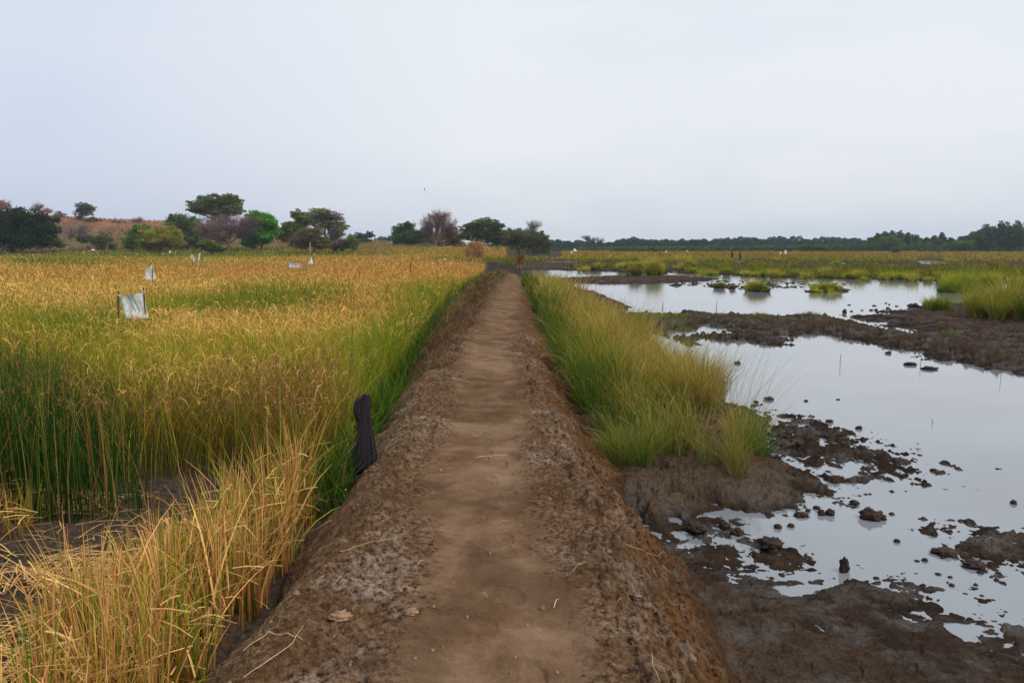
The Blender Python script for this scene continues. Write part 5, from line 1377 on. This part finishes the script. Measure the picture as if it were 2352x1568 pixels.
for lab, x, y, w, h in [('biggest brown mud clod alone in open water', 2000, 1190, 46, 22), ('small clod touching the right side of the biggest one', 2026, 1192, 20, 11), ('rooty dark clod on the front mud shore', 1770, 1264, 52, 22),
        ('clod with a lighter top near the shallow shore', 1693, 1226, 30, 13), ('dark clod left of the lighter-topped one', 1664, 1214, 26, 16), ('flat mud lump at the foot of the shelf tip', 1600, 1224, 46, 15),
        ('left clod of the close pair off the shelf tip', 1886, 1182, 16, 12), ('right clod of the close pair off the shelf tip', 1906, 1182, 20, 14), ('low twin lump left of the close pair', 1840, 1184, 34, 8),
        ('small clod above the low twin lump', 1876, 1168, 16, 7), ('tiny clod between shelf tip and low twin lump', 1855, 1174, 12, 6), ('brown pebble-like clod in front of the close pair', 1787, 1212, 19, 9),
        ('second brown pebble-like clod in front of the close pair', 1817, 1209, 15, 7), ('pale crumbly clod between shelf tip and the biggest one', 1962, 1158, 22, 9), ('round clod near the right edge of the water', 2328, 1156, 14, 8),
        ('thin tiny clod in the open water right of the biggest one', 2048, 1181, 12, 5), ('grey clod in the open water below the biggest one', 2060, 1244, 14, 7), ('spiky root clod in the middle of the water', 1765, 918, 22, 7),
        ('dark star-like root clod farther left in the pool', 1694, 835, 14, 5), ('small dark clod just off the grass in the near pool', 1556, 845, 8, 4), ('oval clod off the right mud flat', 2091, 838, 26, 6), ('flat broken clod below the oval one', 2135, 848, 34, 6),
        ('single brown clod in the pool left of the oval one', 2040, 812, 13, 5), ('upright dark clod on the front mud rim', 1939, 1312, 22, 30), ('long low clod near the right front water', 2168, 1270, 56, 10), ('two-humped clod right of the long low one', 2236, 1300, 50, 12),
        ('clod on the far pool shore by the inlet', 2098, 706, 24, 8), ('dark bird-like clod standing at the inlet mouth', 1940, 719, 9, 8),
        ('clod in the gap pool below the ridge', 1641, 771, 12, 8), 
        ]:
    o = lump('mud_clod', x, y, w, h); tag(o, lab, 'mud clod', GC)
# many small ones nothing tells apart
GM = 'small mud crumbs off the grassy shelf'
for i in range(95):
    if i < 60: x, y = random.gauss(1840, 85), random.gauss(1020, 42)
    elif i < 78: x, y = random.uniform(1980, 2340), random.uniform(1245, 1345)
    else: x, y = random.uniform(1950, 2120), random.uniform(690, 720)
    s = random.uniform(5, 16) * (1 if y > 800 else .6)
    o = lump('mud_crumb', x, y, s, s * random.uniform(.25, .5), sink=.35, seed=i * 13)
    lab = 'small dark mud crumb breaking the water beside the grassy shelf' if i < 60 else 'small dark mud crumb in the right front shallows' if i < 78 else 'small dark mud crumb in the far pool near the right clumps'
    tag(o, lab, 'mud crumb', GM if i < 60 else 'small mud crumbs in the right front shallows' if i < 78 else 'small mud crumbs in the far pool')
# stones on the bank
GS = 'stones set in the bank'
for lab, x, y, w, h in [('largest flat pinkish stone half buried on the left of the path', 782, 1440, 52, 14), ('square pinkish stone right of the flat one', 946, 1432, 34, 14), ('pale oval stone on the right shoulder', 1344, 1302, 16, 6),
        ('grey pointed stone on the right of the path', 1245, 1416, 14, 10), ('small orange stone at the front of the path', 1210, 1450, 10, 6), ('tiny cream shell-like stone low on the path', 1017, 1500, 8, 6), ('brown clod in the middle of the path far ahead', 1161, 724, 12, 5),
        ('small round clod on the path level with the cloth top', 1072, 893, 9, 5), ('round tan stone left of the path beside a straw', 868, 1246, 14, 9), ('knobbly tan clod on the left shoulder', 866, 1388, 18, 10), ('another tan clod right of the knobbly one', 918, 1392, 16, 8),
        ('light stone at the path edge past the tan clods', 996, 1412, 9, 5), ('grey-white lump on the right slope rim', 1396, 1134 + 150, 16, 9), ('pair-like crusty lump on the right shoulder', 1460, 1370, 26, 12), ('crusty lump below the pair-like one', 1486, 1392, 22, 11)]:
    o = lump('stone', x, y, w, h, z=.55, mat=STONE if 'pink' in lab or 'orange' in lab or 'tan' in lab else mat_plain('bank_stone', (.19, .125, .085), .9, .35, 50, .006), sink=.38)
    tag(o, lab, 'stone', GS)
CR = mat_plain('dry_crumb', (.26, .17, .11), .95, .35, 60, .005)
for i in range(80):
    y = 2.5 + 6 * random.random() ** 1.5; x = random.uniform(-1.15, .65)
    q = view(np.array([x]), np.array([y]), np.array([.55]))
    w = random.uniform(.008, .018) if i % 9 else random.uniform(.022, .032)
    o = lump('earth_crumb', float(q[0][0]), float(q[1][0]), w * F / y, w * .6 * F / y, z=.55, mat=CR if i % 3 else STONE, sink=.30, seed=i * 7)
    tag(o, 'small pale crumb of dried earth on the near part of the bank', 'earth crumb', 'dried earth crumbs strewn on the near bank')
# straws on the bank
GT = 'loose straws lying on the bank'
def straw(lab, pts, w=.006, lift=.012, mat=STRAW):
    P = []
    for x, y in pts:
        p = at(x, y, .5)
        for _ in range(6): p = at(x, y, float(gz(p[0], p[1])[0]))
        P.append(p)
    P = np.array(P); t = np.linspace(0, 1, len(P)); tt = np.linspace(0, 1, 12)
    Q = np.stack([np.interp(tt, t, P[:, i]) for i in range(3)], 1)
    Q[:, 2] = np.maximum(Q[:, 2], gz(Q[:, 0], Q[:, 1])) + lift * .6 + .012 * np.sin(tt * 3.1)
    ac = Acc(); tube(ac, Q, np.linspace(w * .32, w * .16, 12), (1, 1, 1), 5)
    o = ac.obj('straw', mat); center(o, tuple(Q[0])); tag(o, lab, 'straw', GT)
straw('long pale straw arcing over the lower left of the bank', [(560, 1562), (600, 1535), (640, 1510), (672, 1488), (684, 1462), (697, 1440)], .007)
straw('feathery golden straw lying by the stubble edge at lower left', [(560, 1500), (590, 1478), (625, 1466), (665, 1466), (695, 1472)], .009)
straw('short cream straw on the upper left shoulder below the cloth', [(712, 1228), (738, 1215), (762, 1196)], .006)
straw('long thin straw crossing beside the round tan stone', [(780, 1272), (850, 1252), (910, 1242)], .005)
straw('bent straw end right of the long thin one', [(905, 1250), (912, 1240), (900, 1238)], .005)
straw('pale flat leaf lying across the path level with the cloth foot', [(1092, 1054), (1125, 1052), (1165, 1047)], .010)
straw('cream curved straw on the right shoulder', [(1316, 1314), (1330, 1304), (1346, 1294)], .009)
straw('short white straw right of the path at the front', [(1272, 1398), (1278, 1386), (1284, 1380)], .008)
straw('slanting golden straw on the left shoulder', [(762, 1355), (776, 1340), (784, 1326)], .007)
straw('straw lying across the path at the brown weeds', [(1105, 826), (1150, 826), (1205, 828)], .010)
straw('long straw reaching from the right grass onto the bank', [(1190, 815), (1225, 805), (1262, 800)], .010)
straw('long straw on the right slope pointing at the mud', [(1430, 1250), (1480, 1275), (1545, 1290)], .006)
straw('thin straw near the front right foot of the bank', [(1515, 1575), (1500, 1545), (1490, 1525)], .005)
straw('small straw chip left of the path near the front', [(960, 1300), (975, 1290)], .005)
straw('tiny straw chip on the trodden earth', [(1106, 1365), (1120, 1375)], .004)
for i in range(26):
    x, y = random.uniform(620, 1480), random.uniform(1120, 1560)
    q = at(x, y, .55)
    if not (-1.2 < q[0] < .75): continue
    a = random.uniform(-.8, .8); l = random.uniform(6, 16)
    straw('tiny broken straw chip scattered on the near bank', [(x, y), (x + l * math.cos(a), y + l * math.sin(a) * .6)], .0035)
# branch lying at the grass foot on the right of the bank
ac = Acc(); P = [at(1300, 960, .3), at(1335, 985, .22), at(1365, 1010, .14), at(1400, 1030, .1)]
for p in P: p[2] = float(gz(p[0], p[1])[0]) + .02
tube(ac, P, [.012, .016, .014, .008], (1, 1, 1), 6); tube(ac, [P[1], P[1] + np.array([-.05, .02, .12])], [.008, .003], (1, 1, 1), 5)
o = ac.obj('branch', WOOD); center(o, tuple(P[0])); tag(o, 'grey-brown dead branch at the foot of the right slope', 'branch')
# twigs standing in water
for lab, x, y, h in [('thin twig standing in the near pool with its mirror image', 1932, 838, 26), ('thin jointed twig in the far pool left part', 1645, 720, 30), ('pair-like thin twig near the right mud point', 2113, 846, 20), ('tiny twig in the open water at right', 2142, 974, 12), ('tall seed stalk rising from the grass before the ridge', 1524, 880, 190),
                     ('twig by the right edge of the near pool', 2300, 868, 30)]:
    p = at(x, y, 0); t = far(x + random.uniform(-3, 3), y - h, p[1]); ac = Acc(); px = p[1] / F
    tube(ac, curve([p[0], p[1], -.05], t, 6, .02), max(.004, px * .7) * np.linspace(1, .5, 6), (1, 1, 1), 4)
    if h > 100: tube(ac, [t + [0, 0, -.25], t + [0, 0, -.1], t], [.004, .012, .002], (1, 1, 1), 6)
    for k in range(3):
        a = np.array([p[0], p[1], 0]) * (1 - .3 * k - .2) + t * (.3 * k + .2)
        if h < 100: tube(ac, [a, a + [random.choice((-1, 1)) * px * 3, 0, px * 4]], [px * .4, px * .2], (1, 1, 1), 3)
    o = ac.obj('twig', DARKWOOD if h < 100 else STRAW); center(o, (p[0], p[1], 0)); tag(o, lab, 'twig', 'twigs standing out of the pools')
# ------------------------------------------------------------ birds
BIRD = mat_plain('bird_feathers', (.06, .06, .065), .8, .2, 10)
for lab, x, y, s, ang in [('small dark bird gliding high above the gap left of the middle trees', 975, 435, 5, .9), ('upper of two close small birds over the end of the path', 1210, 443, 4, .4), ('lower of two close small birds over the end of the path', 1208, 450, 4, .3),
                          ('tiny bird alone right of the close pair', 1266, 469, 2.5, .2), ('tiny bird lowest in the sky above the middle trees', 1164, 493, 2.5, .5)]:
    D = 120; c = far(x, y, D); w = s * D / F * .85
    bm = bmesh.new()
    prof = [(-1.0, .02), (-.7, .10), (-.2, .20), (.3, .22), (.7, .15), (.95, .06), (1.1, .01)]
    rings = []
    for py, r in prof:
        rings.append([bm.verts.new((math.cos(q * 1.047) * r * .35, py * .45, math.sin(q * 1.047) * r * .35)) for q in range(6)])
    for a, b_ in zip(rings, rings[1:]):
        for q in range(6): bm.faces.new((a[q], a[(q + 1) % 6], b_[(q + 1) % 6], b_[q]))
    bm.faces.new(rings[0]); bm.faces.new(rings[-1][::-1])
    for sd in (-1, 1):
        tip = [(0.05, .28, 0.02), (.05, -.12, .02), (.5, -.10, .16), (.5, .26, .16), (1.0, -.16, .06), (1.0, -.02, .06)]
        up = [bm.verts.new((sd * a, b_, c_ + .015)) for a, b_, c_ in tip]; dn = [bm.verts.new((sd * a, b_, c_ - .015)) for a, b_, c_ in tip]
        for f_ in ((0, 1, 2, 3), (3, 2, 4, 5)):
            bm.faces.new([up[k] for k in f_]); bm.faces.new([dn[k] for k in f_][::-1])
        for e in ((0, 1), (1, 2), (2, 4), (4, 5), (5, 3), (3, 0)):
            bm.faces.new((up[e[0]], up[e[1]], dn[e[1]], dn[e[0]]))
    tl = [bm.verts.new(v) for v in ((-.04, -.42, 0), (.04, -.42, 0), (.13, -.62, 0), (-.13, -.62, 0))]; bm.faces.new(tl)
    me = bpy.data.meshes.new('bird'); bm.to_mesh(me); bm.free(); me.materials.append(BIRD)
    o = bpy.data.objects.new('bird', me); C.objects.link(o); o.location = tuple(c); o.scale = (w, w, w); o.rotation_euler = (.2, ang, ang * 1.5)
    tag(o, lab, 'bird', 'small birds flying in the pale sky')

# ------------------------------------------------------------ light, sky, air, camera
sc = bpy.context.scene
SUN_EL, SUN_AZ = math.radians(52), math.radians(118)     # azimuth from the view direction towards the right
world = bpy.data.worlds.new('World'); sc.world = world; world.use_nodes = True
n = world.node_tree; n.nodes.clear(); b = NB(n)
out = b.node('ShaderNodeOutputWorld'); bg = b.node('ShaderNodeBackground'); bg.inputs['Strength'].default_value = .095
sky = b.node('ShaderNodeTexSky'); sky.sky_type = 'NISHITA'; sky.sun_disc = False; sky.sun_elevation = SUN_EL; sky.sun_rotation = SUN_AZ
sky.dust_density = 4; sky.air_density = 1.2; sky.ozone_density = 1.5
gen = b.node('ShaderNodeTexCoord').outputs['Generated']
sep = b.node('ShaderNodeSeparateXYZ'); b.link(gen, sep.inputs[0])
mp = b.node('ShaderNodeMapping'); mp.inputs['Scale'].default_value = (1, 1, 3.2); b.link(gen, mp.inputs[0])
cl = b.noise(mp.outputs[0], 1.7, 5, .5)
low = b.mix(b.ramp(sep.outputs[2], .0, .30), (5.9, 6.3, 7.15), (6.6, 7.05, 7.55))
low = b.mix(b.ramp(sep.outputs[2], .18, .5), low, (6.6, 7.25, 7.85))
cld = b.mix(b.ramp(cl, .44, .60, 0, .8), low, (7.25, 7.5, 7.7))
lft = b.math('MULTIPLY', b.ramp(sep.outputs[0], -.05, -.5, 0, 1), b.ramp(sep.outputs[2], .5, .1, 0, .75))
cld = b.mix(lft, cld, (5.0, 5.5, 6.9))
fin = b.mix(.85, sky.outputs[0], cld)
b.link(fin, bg.inputs['Color']); b.link(bg.outputs[0], out.inputs['Surface'])
sl = bpy.data.lights.new('sun', 'SUN'); sl.energy = 1.5; sl.angle = math.radians(25); sl.color = (1, .95, .88)
so = bpy.data.objects.new('sun', sl); C.objects.link(so)
dirv = Vector((math.sin(SUN_AZ) * math.cos(SUN_EL), math.cos(SUN_AZ) * math.cos(SUN_EL), math.sin(SUN_EL)))
so.rotation_euler = dirv.to_track_quat('Z', 'Y').to_euler(); so.location = dirv * 50
# haze
bm = bmesh.new(); bmesh.ops.create_cube(bm, size=1)
me = bpy.data.meshes.new('haze'); bm.to_mesh(me); bm.free()
hz = bpy.data.objects.new('haze', me); C.objects.link(hz); hz.scale = (3100, 3100, 31); hz.location = (0, 0, 14)
hm, hn, ho = nt('haze_air'); v = hn.nodes.new('ShaderNodeVolumePrincipled')
v.inputs['Color'].default_value = (.72, .84, 1, 1); v.inputs['Density'].default_value = HAZE; v.inputs['Anisotropy'].default_value = .2
hn.links.new(v.outputs[0], ho.inputs['Volume']); me.materials.append(hm); tag(hz, 'thin pale bluish haze filling the air over the plain', kind='stuff')
cam = bpy.data.cameras.new('camera'); co = bpy.data.objects.new('camera', cam); C.objects.link(co)
cam.sensor_width = 36; cam.lens = F / 2352 * 36; cam.clip_end = 6000; cam.clip_start = .05
co.location = (0, 0, CH); co.rotation_euler = (math.pi / 2 - TH, 0, 0)
sc.camera = co
sc.view_settings.view_transform = 'Standard'; sc.view_settings.look = 'None'; sc.view_settings.gamma = 1; sc.view_settings.exposure = 0.45
